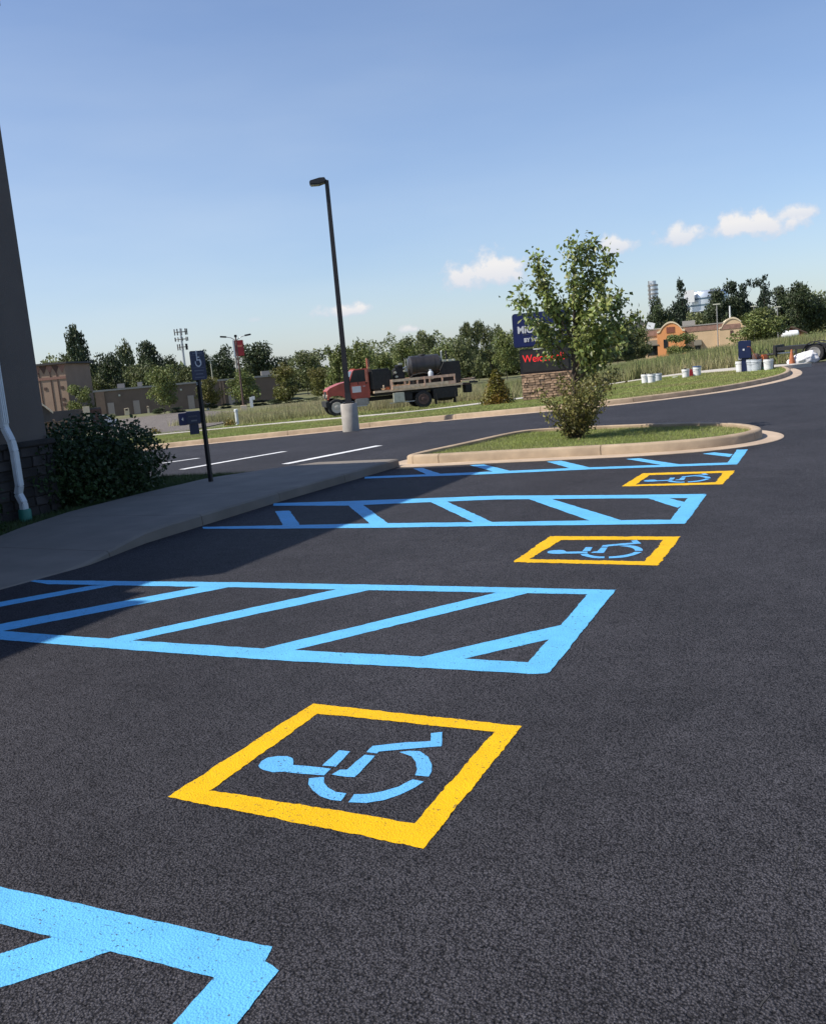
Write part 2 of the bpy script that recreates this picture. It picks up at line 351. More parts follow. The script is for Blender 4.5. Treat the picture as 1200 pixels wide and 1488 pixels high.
def sheet(name, poly, m_, dz, step=1., parent=None, skirt=0.):
    """flat outline laid on the terrain"""
    bm = bmesh.new(); vs = [bm.verts.new((x, y, 0)) for x, y in poly]; bm.faces.new(vs)
    xs = [p[0] for p in poly]; ys = [p[1] for p in poly]
    for ax, a in ((0, xs), (1, ys)):
        k = math.ceil(min(a)/step)*step
        while k < max(a):
            bmesh.ops.bisect_plane(bm, geom=bm.verts[:]+bm.edges[:]+bm.faces[:], plane_co=(k, k, 0), plane_no=(1, 0, 0) if ax == 0 else (0, 1, 0)); k += step
    if skirt:
        ed = [e for e in bm.edges if e.is_boundary]; r = bmesh.ops.extrude_edge_only(bm, edges=ed); low = {g for g in r['geom'] if isinstance(g, bmesh.types.BMVert)}
    else: low = set()
    for v in bm.verts: v.co.z = T(v.co.x, v.co.y)+dz-(skirt if v in low else 0)
    bmesh.ops.recalc_face_normals(bm, faces=bm.faces)
    me = bpy.data.meshes.new(name); bm.to_mesh(me); bm.free()
    for p in me.polygons:
        if abs(p.normal.z) > .5 and p.normal.z < 0: p.flip()
    return link(name, me, m_, parent)
def resample(pts, step):
    out = []
    for i in range(len(pts)-1):
        a, b = Vector(pts[i]), Vector(pts[i+1]); n = max(1, int((b-a).length/step))
        out += [a.lerp(b, k/n) for k in range(n)]
    out.append(Vector(pts[-1])); return out
def smoothline(pts, closed=False, it=3):
    p = [Vector(q[:2]) for q in pts]
    for _ in range(it):                     # Chaikin
        q = []; n = len(p)
        rg_ = range(n) if closed else range(n-1)
        for i in rg_: a, b = p[i], p[(i+1) % n]; q += [a*.75+b*.25, a*.25+b*.75]
        if not closed: q = [p[0]]+q+[p[-1]]
        p = q
    return p
def offset(line, d, closed=False):
    """shift to the left of travel by d"""
    n = len(line); out = []
    for i in range(n):
        a = line[(i-1) % n] if closed or i > 0 else line[i]; b = line[(i+1) % n] if closed or i < n-1 else line[i]
        t = (b-a); t = t/max(t.length, 1e-6); out.append(line[i]+Vector((-t.y, t.x))*d)
    return out
def sweep(line, prof, closed=False):
    """prof: list of (left offset, z); returns verts, faces on the terrain"""
    rails = [offset(line, o, closed) for o, z in prof]; mb = MB(); n, k = len(line), len(prof)
    for i in range(n):
        for j in range(k):
            p = rails[j][i]; mb.v.append((p.x, p.y, T(p.x, p.y)+prof[j][1]))
    for i in range(n if closed else n-1):
        for j in range(k-1): mb.f.append((i*k+j, ((i+1) % n)*k+j, ((i+1) % n)*k+j+1, i*k+j+1))
    if not closed: mb.f.append(tuple(range(k))); mb.f.append(tuple((n-1)*k+j for j in reversed(range(k))))
    return mb
KERB = [(0, -.06), (.012, .118), (.03, .14), (.06, .15), (.15, .15), (.165, .14), (.165, -.06)]
def kerb(name, line, closed=False, seglen=2.4, gut=.38, gname='gutter'):
    """line: foot of the kerb face, kerb body to the left, gutter to the right of travel"""
    g = sweep(line, [(.01, .012), (-gut*.9, .014), (-gut, .008), (-gut, -.08)], closed).build(name, 'gutter'); kind(g, 'structure')
    ln = list(line)+([line[0]] if closed else []); cur = [ln[0]]; acc = 0
    def flush(c):
        if len(c) < 2: return
        a = (c[1]-c[0]).normalized()*.006; b = (c[-1]-c[-2]).normalized()*.006
        c = [c[0]+a]+c[1:-1]+[c[-1]-b]; sweep(c, KERB).build('kerb_section', 'kerb', g, smooth=True)
    for i in range(1, len(ln)):
        acc += (ln[i]-ln[i-1]).length; cur.append(ln[i])
        if acc >= seglen: flush(cur); cur = [ln[i]]; acc = 0
    flush(cur); return g
# ------------------------------------------------------------------ ground
def axis(lo, hi):
    a = list(np.arange(-60, 60, 1.5))+list(np.arange(60, 200, 8))+[210, 260, 340, 500, 800, 1400, 2600, 4200]
    a += [-x for x in a if x > 60]; return np.array(sorted(set(a)))
gx = axis(0, 0); gy = gx
X, Y = np.meshgrid(gx, gy); Z = ter(X, Y)-.06
V = np.stack([X, Y, Z], -1).reshape(-1, 3); nx = len(gx)
I = np.arange(nx*(len(gy)-1)).reshape(-1, nx)[:, :-1].ravel()
kind(link('ground', npmesh('ground', V, np.stack([I, I+1, I+nx+1, I+nx], 1)), 'field'), 'structure')
# ---- kerb lines
fk_px = [(250, 650), (370, 638), (500, 625), (600, 615), (700, 606), (800, 597), (870, 591), (950, 582), (1050, 569), (1117, 556), (1146, 547.5), (1150, 541), (1140, 537)]
fk = [Vector(G(*p)) for p in fk_px]
fk = [fk[0]+(fk[0]-fk[2])*1.2]+fk
fk = smoothline(fk, it=2); fk = resample(fk, .4)
kerb('far_kerb', fk)
isl = [(-6.5, 13.36), (-5.2, 13.50), (-3.8, 13.60), (-2.55, 13.72), (-1.75, 14.08), (-1.28, 14.75), (-1.3, 15.6), (-1.85, 16.5), (-2.8, 17.0), (-4.2, 17.25), (-5.5, 17.35), (-5.95, 16.9), (-6.25, 15.2), (-6.6, 13.8)]
isl = resample(smoothline(isl, True, 3)+[smoothline(isl, True, 3)[0]], .25)[:-1]
kerb('island_kerb', isl, True, gut=.30)
# ---- asphalt
road_back = [Vector(G(1150, 531.5)), Vector(G(1200, 525))]
dirb = (road_back[1]-road_back[0]).normalized()
lot = [(60, -14), tuple(road_back[1]+dirb*70), tuple(road_back[0]), tuple(fk[-1]+Vector((-.1, .6)))]
lot += [tuple(p) for p in offset(fk, .05)[::-8]] + [(-40, 20), (-40, -14)]
kind(sheet('parking_lot', lot, 'asphalt', 0, 1.5), 'structure')
# ---- sidewalk with a flush ramp at its near end, in slabs
def front(y): return np.interp(y, [-6, 5.5, 6.4, 7.4, 10, 13.4], [-6.62, -6.60, -6.48, -6.66, -6.66, -6.52])
def rise(y): return float(np.interp(y, [6.2, 7.6], [.012, .125]))
def back(y): return float(np.interp(y, [-6, 5, 7.1, 8.8, 10.2, 11.7, 12.4, 13.4], [-8.3, -8.25, -8.55, -9.02, -9.1, -9.05, -8.6, -7.9]))
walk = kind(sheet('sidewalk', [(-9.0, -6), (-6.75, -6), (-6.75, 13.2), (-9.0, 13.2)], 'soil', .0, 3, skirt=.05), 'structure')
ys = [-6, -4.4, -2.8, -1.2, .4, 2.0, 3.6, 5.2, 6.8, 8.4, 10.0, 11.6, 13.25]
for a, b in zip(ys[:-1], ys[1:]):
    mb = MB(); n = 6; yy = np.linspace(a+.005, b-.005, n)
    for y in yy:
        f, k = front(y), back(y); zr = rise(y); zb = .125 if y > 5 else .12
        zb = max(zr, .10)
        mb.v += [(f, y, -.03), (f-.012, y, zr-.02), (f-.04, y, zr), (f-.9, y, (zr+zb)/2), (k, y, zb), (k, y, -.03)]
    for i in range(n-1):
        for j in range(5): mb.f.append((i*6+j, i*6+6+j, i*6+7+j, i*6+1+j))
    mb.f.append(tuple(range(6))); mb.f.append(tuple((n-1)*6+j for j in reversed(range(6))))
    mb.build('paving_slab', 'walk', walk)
# ---- beds of turf
def inner(line, closed): return [tuple(p) for p in offset(line, .16, closed)]
isl_in = inner(isl, True)
kind(sheet('island_bed', isl_in, 'soil', .09, .6), 'structure')
path_px = [(380, 619), (480, 611), (600, 600.5), (700, 589), (800, 574), (870, 562), (960, 549), (1060, 540), (1120, 536)]
pth = [Vector(G(u, v, .1)) for u, v in path_px]
pth = [pth[0]+Vector((-22, -3.)), pth[0]+Vector((-9, -1.2))]+pth
pth = resample(smoothline(pth, it=3), 1.0)
pback = offset(pth, 1.9)
strip = inner(fk, False)+[tuple(p) for p in pth[::-1]]
kind(sheet('verge_bed', strip, 'soil', .10, 1.), 'structure')
kind(sheet('concrete_path', [tuple(p) for p in pth]+[tuple(p) for p in pback[::-1]], 'path', .16, 1., skirt=.25), 'structure')
bedL = [(-9.62, -6), (-9.62, 9.04), (-14, 9.04), (-14, 12.6), (-8.75, 12.55)]+[(back(y)-.005, y) for y in np.linspace(12.4, -6, 24)]
kind(sheet('foundation_bed', bedL, 'soil', .07, .8, skirt=.1), 'structure')
# ---- weathered lot uphill from the verge
lot2 = [G(*p) for p in [(150, 612.5), (272, 597.5), (355, 597), (474, 587.5), (520, 584), (374, 603.5), (309, 618), (265, 627), (212, 634), (120, 646)]]
kind(sheet('weathered_lot', lot2, 'oldlot', .0, 4., skirt=.04), 'structure')
# ------------------------------------------------------------------ painted markings
def wob(p, s, f=1.): 
    v = Vector((p.x*f*9, p.y*f*9, 1.7)); w2 = Vector((p.x*38, p.y*38, 4.1))
    return Vector((p.x+(mnoise.noise(v)+1.0*mnoise.noise(w2))*s, p.y+(mnoise.noise(v+Vector((31, 7, 0)))+1.0*mnoise.noise(w2+Vector((3, 77, 0))))*s))
def paint(name, loops, m_, dz, parent, step=.03, jit=.006):
    """loops: outer outline, then holes, as ground points"""
    L = []
    for lp in loops:
        lp = [Vector(p) for p in lp]; d = resample(lp+[lp[0]], step)[:-1]; L.append([wob(p, jit).to_3d() for p in d])
    tri = tessellate_polygon(L); flat = [p for l_ in L for p in l_]
    me = bpy.data.meshes.new(name); me.from_pydata([(p.x, p.y, T(p.x, p.y)+dz) for p in flat], [], [tuple(t) for t in tri])
    for p in me.polygons:
        if p.normal.z < 0: p.flip()
    return link(name, me, m_, parent)
def PX(pts): return [G(*p) for p in pts]
Z1 = .0022
def aisle(label, lines, diags, jit=.006, step=.03):
    c = lines[0][0]; a = thing('access_aisle', label, 'road marking', (0, 0, 0), 0, 'blue hatched access aisles')
    for i, q in enumerate(lines): paint('border_line', [q], 'blue', Z1+.0006*i, a, step, jit)
    for q in diags: paint('hatch_stripe', [q], 'blue', Z1-.0007, a, step, jit)
    return a
# nearest aisle, cut by the lower left of the picture
P = PX([(0, 1288.6), (395.6, 1376.7), (382.5, 1403), (313, 1421.7), (161, 1384), (80, 1362.5), (0, 1343)])
fr = [(-6.4, P[0][1]+.0), P[0], P[1], P[2], P[3], P[6], (-6.4, P[6][1]+.02)]
Q = PX([(386, 1399), (405, 1412), (345, 1488), (251, 1488), (313, 1420)])
ex = Vector(Q[2])-Vector(Q[1]); ex.normalize(); e2 = tuple(Vector(Q[2])+ex*.9); e3 = tuple(Vector(Q[3])+ex*.9)
dg = PX([(80, 1361), (161, 1383), (0, 1432.6), (0, 1387)])
dd = (Vector(dg[3])-Vector(dg[0])).normalized()*.9
dg1 = [dg[0], dg[1], tuple(Vector(dg[2])+dd), tuple(Vector(dg[3])+dd)]
sh = Vector((-1.25, 0)); dg2 = [tuple(Vector(p)+sh) for p in dg1]; dg3 = [tuple(Vector(p)+sh*2) for p in dg1]
nl = [(-6.4, .42), (e3[0], .42), (e2[0], .42), (e2[0], .30), (-6.4, .30)]
aisle('nearest blue hatched access aisle, cut off by the lower left corner of the picture', [fr, [Q[0], Q[1], e2, e3, Q[4]], nl], [dg1, dg2, dg3], .0035, .014)
# second aisle
far2 = PX([(30, 843), (350, 846.5), (600, 851), (895, 857.5), (866, 866), (853.5, 864), (531, 857.8), (350, 854), (70, 849)])
nr2 = PX([(0, 917), (190, 931), (400, 944), (600, 954), (767, 963), (800, 967), (795, 978.5), (775, 980), (600, 970), (400, 960), (190, 945), (0, 930)])
ext = [(-6.9, nr2[0][1]+.05)]; nr2 = ext+nr2+[(-6.9, nr2[-1][1]+.02)]
en2 = PX([(856, 861), (893, 859), (798, 978), (766, 965)])
d2 = [PX(q) for q in [[(135, 851), (170, 850), (0, 882), (-160, 913), (-200, 908), (0, 875)], [(296, 852), (345, 851), (0, 918), (-20, 919), (-30, 914), (0, 907)],
      [(492, 856), (540, 857), (187, 932), (150, 930)], [(731, 859), (771, 861), (420, 947), (381, 943)], [(817, 908), (797, 929), (664, 960), (610, 955)]]]
aisle('blue hatched access aisle just beyond the closest wheelchair emblem, left end in shadow', [far2, nr2, en2], d2, .006)
# third aisle
far3 = PX([(397, 731.5), (500, 728.5), (720, 720.5), (900, 719.5), (1025.8, 718), (1001, 724), (900, 724.5), (720, 726), (500, 735), (397, 735)])
nr3 = PX([(295, 766), (412, 763.5), (566, 760.5), (720, 758.8), (865, 756.5), (974, 755.5), (997, 757), (995, 761.3), (865, 763), (720, 764.5), (566, 767), (412, 768.5), (295, 768.7)])
en3 = PX([(1000, 722), (1025.5, 719), (995.5, 761), (972, 757.5)])
d3 = [PX(q) for q in [[(400, 743), (421, 742), (437, 764), (412.5, 765)], [(503, 732), (524, 731), (566, 762), (540, 763)], [(622, 728), (645, 727), (718, 760), (692, 761)],
      [(766, 724.5), (794, 723), (907, 757.5), (863, 759)], [(934, 722), (959, 721), (996, 730), (984, 738)]]]
aisle('blue hatched access aisle between the middle and farthest wheelchair emblems', [far3, nr3, en3], d3, .008, .05)
# fourth aisle along the island
nr4 = PX([(530, 693), (700, 686), (850, 679.5), (1058, 672.3), (1073, 671), (1070, 675), (850, 682.5), (700, 689.5), (530, 695.6)])
en4 = PX([(1070, 653.7), (1086, 653.3), (1071.5, 674), (1056, 673.5)])
d4 = [PX(q) for q in [[(600, 681), (614, 680), (641, 689), (623, 690.5)], [(682.5, 676), (703, 675), (748, 686), (723, 687)], [(794, 671), (815, 669.5), (859, 680), (832, 681.5)],
      [(909, 667), (928, 666), (995, 676), (968, 677)], [(1020, 659.5), (1037, 657.5), (1064, 660), (1059, 664)]]]
aisle('farthest blue hatched access aisle running along the kerb of the grass island', [nr4, en4], d4, .008, .05)
# emblems
sq = [([(454.4, 1023), (758, 1055.6), (616, 1233.4), (244, 1158.5)], [(461.7, 1037.7), (717.8, 1063.8), (601.8, 1197), (306, 1148.9)]),
      ([(798.9, 779.4), (988, 780), (956, 822), (745, 817)], [(816, 784.8), (964.5, 784.8), (936.5, 816), (769, 812.8)]),
      ([(933.8, 688), (1068, 684), (1049, 704), (902, 707)], [(942.8, 690.6), (1050, 687.3), (1039.5, 701), (923, 704.3)])]
emb = dict(head=[(65, 215), (80, 190), (120, 168), (180, 160), (235, 162), (265, 172), (272, 188), (268, 212), (345, 218), (490, 237), (450, 275), (330, 265), (215, 252), (150, 255), (95, 240), (72, 228)],
  arm=[(440, 218), (540, 130), (608, 138), (520, 225)], lap=[(497, 270), (545, 242), (590, 243), (690, 158), (755, 165), (660, 262), (630, 287), (580, 285)],
  leg=[(703, 142), (742, 108), (800, 102), (950, 90), (1090, 85), (1092, 40), (1162, 33), (1158, 115), (1090, 118), (960, 128), (780, 140), (770, 150)],
  wa=[(362, 290), (450, 283), (450, 315), (475, 345), (520, 370), (580, 378), (545, 422), (490, 415), (430, 395), (385, 360), (360, 325)],
  wb=[(592, 430), (625, 385), (700, 385), (800, 370), (890, 345), (975, 305), (1045, 318), (990, 350), (900, 390), (800, 422), (700, 435)],
  wc=[(900, 145), (960, 140), (1025, 142), (1075, 175), (1095, 220), (1090, 260), (1075, 290), (990, 280), (1005, 245), (1000, 205), (970, 172)])
A = [Vector(p) for p in PX(sq[0][0])]          # far-left, far-right, near-right, near-left
def toquad(p, q):                              # point of emblem 1 -> u,v in its square -> square q
    o, ex_, ey = A[3], A[2]-A[3], A[0]-A[3]; d = Vector(p)-o; det = ex_.x*ey.y-ex_.y*ey.x
    s_, t_ = (d.x*ey.y-d.y*ey.x)/det, (ex_.x*d.y-ex_.y*d.x)/det
    return q[3]*(1-s_)*(1-t_)+q[2]*s_*(1-t_)+q[1]*s_*t_+q[0]*(1-s_)*t_
labs = ['closest wheelchair emblem painted blue inside a yellow square, in the foreground', 'middle wheelchair emblem in a yellow square, between two blue hatched aisles',
        'farthest and smallest wheelchair emblem in a yellow square, near the grass island']
for i, (o_, n_) in enumerate(sq):
    t = thing('wheelchair_emblem', labs[i], 'road marking', (0, 0, 0), 0, 'wheelchair emblems in yellow squares')
    q = [Vector(p) for p in PX(o_)]
    paint('yellow_border', [PX(o_), PX(n_)[::-1]], 'yellow', Z1, t, .014, .0065 if i == 0 else .012)
    for nm, key in (('rider', 'head'), ('arm', 'arm'), ('lap', 'lap'), ('lower_leg', 'leg'), ('wheel_arc', 'wa'), ('wheel_arc', 'wb'), ('wheel_arc', 'wc')):
        pl = [Vector(G(x/4+360, y/4+1060)) for x, y in emb[key]]
        pl = [tuple(toquad(p, q)) for p in pl]; paint(nm, [pl], 'symbol', Z1, t, .03, .003)
# white stall lines
WL = ['short white stall line half hidden behind the dark bush', 'long white stall line behind the accessible parking sign', 'white stall line leading to the far end of the sidewalk']
for i, (a, b) in enumerate([((235, 673.3), (288.8, 665.8)), ((264, 682.3), (413.8, 656)), ((414, 674.3), (551, 647.5))]):
    a, b = Vector(G(*a)), Vector(G(*b)); n_ = (b-a).normalized(); n_ = Vector((-n_.y, n_.x))*.095
    tag(paint('stall_line', [[a-n_, b-n_, b+n_, a+n_]], 'white', Z1, None, .1, .006), WL[i], 'road marking', 'white stall lines')
# a crack in the seal coat
def crack(px):
    L = [Vector(p) for p in PX(px)]; L = resample(L, .012); a, b = [], []
    for i, p in enumerate(L):
        q = wob(p, .012, 1.5); wd = 0.0022*(.2+abs(mnoise.noise(Vector((p.x*14, p.y*14, 9))))*2.2); a.append(q+Vector((wd, 0))); b.append(q-Vector((wd, 0)))
    mb = MB(); n = len(a); mb.v = [(p.x, p.y, .0018) for p in a+b]; mb.f = [(i, i+1, n+i+1, n+i) for i in range(n-1)]
    kind(mb.build('pavement_crack', 'rubber'), 'structure')
crack([(1168, 1222), (1158, 1236), (1155, 1262), (1143, 1300)]); crack([(1148, 1350), (1153, 1385), (1146, 1418), (1122, 1432), (1100, 1462)])
# ------------------------------------------------------------------ grass
def blades(name, P, z0, h, wd, lean, m_, extra=None):
    n = len(P); a = rng.uniform(0, 2*math.pi, n); hh = rng.uniform(h[0], h[1], n); ww = rng.uniform(.6, 1.3, n)*wd
    zz = ter(P[:, 0], P[:, 1])+z0; la = rng.uniform(0, 2*math.pi, n); ll = rng.uniform(.1, 1, n)*lean*hh
    dx, dy = np.cos(a)*ww/2, np.sin(a)*ww/2
    V = np.empty((n, 3, 3)); V[:, 0] = np.stack([P[:, 0]-dx, P[:, 1]-dy, zz], 1); V[:, 1] = np.stack([P[:, 0]+dx, P[:, 1]+dy, zz], 1)
    V[:, 2] = np.stack([P[:, 0]+np.cos(la)*ll, P[:, 1]+np.sin(la)*ll, zz+hh], 1)
    return kind(link(name, npmesh(name, V.reshape(-1, 3), np.arange(3*n).reshape(-1, 3)), m_), 'stuff')
def thin(P, f=.9, amt=.75):
    k = np.array([mnoise.noise(Vector((p[0]*f, p[1]*f, 3.3)))*.5+.5 for p in P]); return P[rng.uniform(0, 1, len(P)) < np.clip(1.25-amt*k*1.3, .15, 1)]
blades('island_grass', thin(sample(isl_in, 3400)), .085, (.02, .055), .007, .9, 'lawn')
vz = [p for p in strip if p[0] > -40]
blades('verge_grass', sample(strip, 700), .095, (.03, .08), .018, .9, 'lawn')
blades('foundation_grass', sample([(-9.6, 4), (-9.6, 9.3), (-10.6, 9.3), (-10.6, 12.5), (-8.75, 12.5)]+[(back(y)-.03, y) for y in np.linspace(12.4, 4, 12)], 2600), .065, (.03, .08), .008, .8, 'lawnshaded')
fieldpoly = [tuple(p) for p in offset(pth, 2.3)]
fieldpoly = [p for p in fieldpoly if p[0] > -17]+[(-6.8, 44.6), (-6.2, 50.5), (-.2, 51.6), (12, 64), (30, 76), (30, 120), (-60, 120), (-55, 66), (-34, 66), (-33, 57), (-15.5, 57)]
Pw = sample(fieldpoly, 26); dist = np.hypot(Pw[:, 0], Pw[:, 1]); Pw = Pw[rng.uniform(0, 1, len(Pw)) < np.clip((46/dist)**1.5, .12, 1)]
Pw = Pw[(Pw[:, 0]/Pw[:, 1] > -.378) | (np.hypot(Pw[:, 0], Pw[:, 1]) > 66)]
Pw = Pw[~((Pw[:, 0] > -7.2) & (Pw[:, 1] < 51))]
Pw = np.repeat(Pw, 5, 0)+rng.normal(0, .12, (len(Pw)*5, 2))
hz = np.array([mnoise.noise(Vector((p[0]*.22, p[1]*.22, 1.)))*.5+.5 for p in Pw[::5]]).repeat(5)
def weeds(name, P, hs, h, wd):
    o = blades(name, P, 0, h, wd, .45, 'weed'); return o
sel = hz > .5
weeds('tall_weeds', Pw[sel], None, (.55, 1.05), .045); weeds('low_weeds', Pw[~sel], None, (.3, .75), .045)
Pb = sample(fieldpoly, 3.2); Pb = Pb[(Pb[:, 0]/Pb[:, 1] > -.378) & ~((Pb[:, 0] > -7.2) & (Pb[:, 1] < 51))]; Pb = Pb[np.hypot(Pb[:, 0], Pb[:, 1]) < 95]
kb = np.array([mnoise.noise(Vector((p[0]*.13, p[1]*.13, 8.))) for p in Pb]); Pb = Pb[kb > -.02]
Pb = np.repeat(Pb, 16, 0)+rng.normal(0, .22, (len(Pb)*16, 2)); blades('brush_clumps', Pb, 0, (.5, 1.35), .075, .35, 'brush')
leftweeds = [G(600, 590.5), G(490, 602), G(450, 606), G(360, 616), G(330, 615), G(400, 600), G(478, 587), G(520, 583)]
Pl = sample(leftweeds, 22); Pl = np.repeat(Pl, 4, 0)+rng.normal(0, .15, (len(Pl)*4, 2))
weeds('lot_edge_weeds', Pl, None, (.25, .7), .05)
P3 = sample([(p.x, p.y) for p in offset(pth, 2.0)[::2] if p.x < -10 and p.x > -45]+[(p.x, p.y) for p in offset(pth, 5.0)[::-2] if p.x < -10 and p.x > -45], 90)
blades('path_edge_grass', P3, -.02, (.06, .3), .03, .7, 'lawn')
P4 = sample([(-19, 50), (-37, 46), (-40, 62), (-18, 64)], 40); blades('roadside_grass', P4, -.05, (.06, .2), .04, .7, 'lawn')
# ------------------------------------------------------------------ foliage builders
def leafcloud(name, pts, size, m_, parent, up_bias=.3, jitter=.5, flat=.55):
    """small folded leaves (two triangles each) at pts"""
    n = len(pts); s_ = size*rng.uniform(1-jitter, 1+jitter, n)
    d = rng.normal(0, 1, (n, 3)); d[:, 2] -= up_bias; d /= np.linalg.norm(d, axis=1)[:, None]
    e = rng.normal(0, 1, (n, 3)); e -= (e*d).sum(1)[:, None]*d; e /= np.linalg.norm(e, axis=1)[:, None]; f = np.cross(d, e)
    V = np.empty((n, 4, 3)); V[:, 0] = pts; V[:, 2] = pts+d*s_[:, None]
    mid = pts+d*(s_*.45)[:, None]+f*(s_*.12)[:, None]
    V[:, 1] = mid+e*(s_*flat/2)[:, None]; V[:, 3] = mid-e*(s_*flat/2)[:, None]
    b = np.arange(n)*4; F = np.concatenate([np.stack([b, b+1, b+2], 1), np.stack([b, b+2, b+3], 1)])
    return link(name, npmesh(name, V.reshape(-1, 3), F), m_, parent)
def lobes(kind_, seed, n):
    r = np.random.default_rng(seed); L = []
    if kind_ == 'round':
        for i in range(22):
            a, z = r.uniform(0, 6.28), r.uniform(.28, .86); w_ = .40*math.sqrt(max(.05, 1-((z-.52)/.46)**2))*r.uniform(.35, 1); L.append((math.cos(a)*w_, math.sin(a)*w_, z, r.uniform(.12, .20)))
        L.append((0, 0, .88, .12)); L += [(0, 0, .3, .2), (0, 0, .5, .24), (0, 0, .7, .2)]
    elif kind_ == 'tall':
        for i in range(24):
            z = r.uniform(.12, .9); a = r.uniform(0, 6.28); w_ = (.40*(1-abs(z-.42)*1.2))*r.uniform(.3, 1.1); L.append((math.cos(a)*w_, math.sin(a)*w_, z, r.uniform(.10, .19)))
        L.append((.02, 0, .93, .09)); L += [(0, 0, q, .2) for q in (.2, .4, .6, .78)]
    elif kind_ == 'conifer':
        for i in range(34):
            z = r.uniform(.10, .97); a = r.uniform(0, 6.28); w_ = .46*(1.04-z)*r.uniform(.3, 1.05); L.append((math.cos(a)*w_, math.sin(a)*w_, z, .06+.14*(1-z)))
    elif kind_ == 'spread':
        for i in range(26):
            z = r.uniform(.15, .93); a = r.uniform(0, 6.28); w_ = .45*r.uniform(.2, 1); L.append((math.cos(a)*w_, math.sin(a)*w_, z, r.uniform(.08, .16)))
    else:                                                   # bush
        for i in range(20):
            z = r.uniform(.08, .82); a = r.uniform(0, 6.28); w_ = .42*math.sqrt(max(.05, 1-(z/1.)**2))*r.uniform(.3, 1); L.append((math.cos(a)*w_, math.sin(a)*w_, z, r.uniform(.1, .2)))
    L = np.array(L); k = r.choice(len(L), n, p=L[:, 3]**2/(L[:, 3]**2).sum()); d = r.normal(0, 1, (n, 3)); d /= np.linalg.norm(d, axis=1)[:, None]
    rad = L[k, 3]*r.uniform(.15, 1, n)**.45*r.choice([1, 1, 1, 1.25], n); P = L[k, :3]+d*rad[:, None]*np.array([1, 1, .72]); P[:, 2] = np.maximum(P[:, 2], .01); return P
def trunkmesh(seed, h=.75, r0=.03, branches=4):
    r = np.random.default_rng(seed); mb = MB(); p = [(0, 0, -.02)]; x = y = 0
    for i in range(1, 6): x += r.normal(0, .012); y += r.normal(0, .012); p.append((x, y, h*i/5))
    mb.tube(p, [r0*(1-.15*i) for i in range(6)], 7)
    for b in range(branches):
        i = 1+b % 4; q = Vector(p[i]); a = r.uniform(0, 6.28); e_ = q+Vector((math.cos(a)*.24, math.sin(a)*.24, r.uniform(.12, .26))); mb.tube([q, q.lerp(e_, .5)+Vector((0, 0, -.02)), e_], [r0*.5, r0*.33, r0*.12], 5)
    return mb
proto = {}
def proto_tree(k, v, n=4600, size=.046):
    key = (k, v)
    if key not in proto:
        h = bpy.data.objects.new('tmp', None)
        c = leafcloud('crown', lobes(k, 100+v*7+len(k), n), size, None, None, .2, .45, .7)
        t = trunkmesh(v+3, .8 if k != 'bush' else .5, .016, 4).build('trunk', 'bark_dark')
        proto[key] = (c.data, t.data); bpy.data.objects.remove(c); bpy.data.objects.remove(t); bpy.data.objects.remove(h)
    return proto[key]
matmesh = {}
def tree(u, vt, vb, wpx, d, k, m_, label, group, seed=0, name='tree', cat='tree', wscale=1.12):
    """u, top, base: bearings; d: distance in metres"""
    x, y = far(u, vb, d); z0 = T(x, y)-.1; zt = zat(u, vt, d); h = max(.5, (zt-z0)*1.04); w_ = wpx/FPX*d*wscale
    cm, tm = proto_tree(k, seed)
    key = (k, seed, m_)
    if key not in matmesh: q = cm.copy(); q.materials.clear(); q.materials.append(M[m_]); matmesh[key] = q
    t = thing(name, label, cat, (x, y, z0), random.uniform(0, 6.28), group)
    c = link('crown', matmesh[key], None, t); c.scale = (w_, w_, h)
    b = link('trunk', tm, None, t); ws = min(w_, h*.6); b.scale = (ws, ws, h); return t

# ------------------------------------------------------------------ hotel building at the left edge
WX, WY, WH = -9.62, 9.15, 6.40
ht = thing('hotel_building', 'dark grey stucco building with white downspout at the left edge, in its own shade', 'building', (WX, WY, 0))
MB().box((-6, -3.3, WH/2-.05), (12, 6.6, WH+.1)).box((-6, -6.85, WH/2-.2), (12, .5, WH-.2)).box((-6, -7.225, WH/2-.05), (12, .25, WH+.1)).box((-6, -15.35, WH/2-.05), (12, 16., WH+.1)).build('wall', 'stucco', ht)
# flat roof with eaves, a raised tower bay and a notch between two parapets
rf = MB(); rf.box((-6, -3.2, WH+.09), (12.3, 6.75, .25)); rf.box((-6, -15.5, WH+.06), (12.3, 16.2, .2))
rf.build('roof', 'tandark', ht, bevel=.03)
ws = MB().box((.03, -4.6, .52), (.06, 9.2, .92)).build('wainscot', 'mortar', ht)
MB().box((.06, -4.6, 1.01), (.14, 9.24, .07)).build('ledge', 'stonewall', ht, bevel=.012)
def stonecourse(parent, x0, x1, z0, z1, rows, y, axis_, m_, dep=.05, wr=(.22, .5)):
    rh = (z1-z0)/rows
    for r_ in range(rows):
        x = x0-random.uniform(0, .1)
        while x < x1-.05:
            L_ = random.uniform(*wr); a, b = max(x, x0), min(x+L_, x1); x += L_
            if b-a < .05: continue
            dp = dep*random.uniform(.6, 1.2); c = (a+b)/2; sz = (b-a-.018, dp, rh-.018)
            mb = MB()
            mb.box((0, 0, 0), (sz[0], sz[1], sz[2]), taper=random.uniform(.94, 1.))
            mb.v = [(vx+random.uniform(-.008, .008), vy+random.uniform(-.006, .006), vz+random.uniform(-.008, .008)) for vx, vy, vz in mb.v]
            if axis_ == 'Y': mb.v = [(vy, vx, vz) for vx, vy, vz in mb.v]; loc = (y+dp*.3, c, z0+rh*(r_+.5))
            else: loc = (c, y-dp*.3, z0+rh*(r_+.5))
            o = mb.build('stone', m_, parent); o.location = loc
stonecourse(ws, -5.2, -.02, .08, .97, 7, .062, 'Y', 'stonewall', .05, (.14, .36))
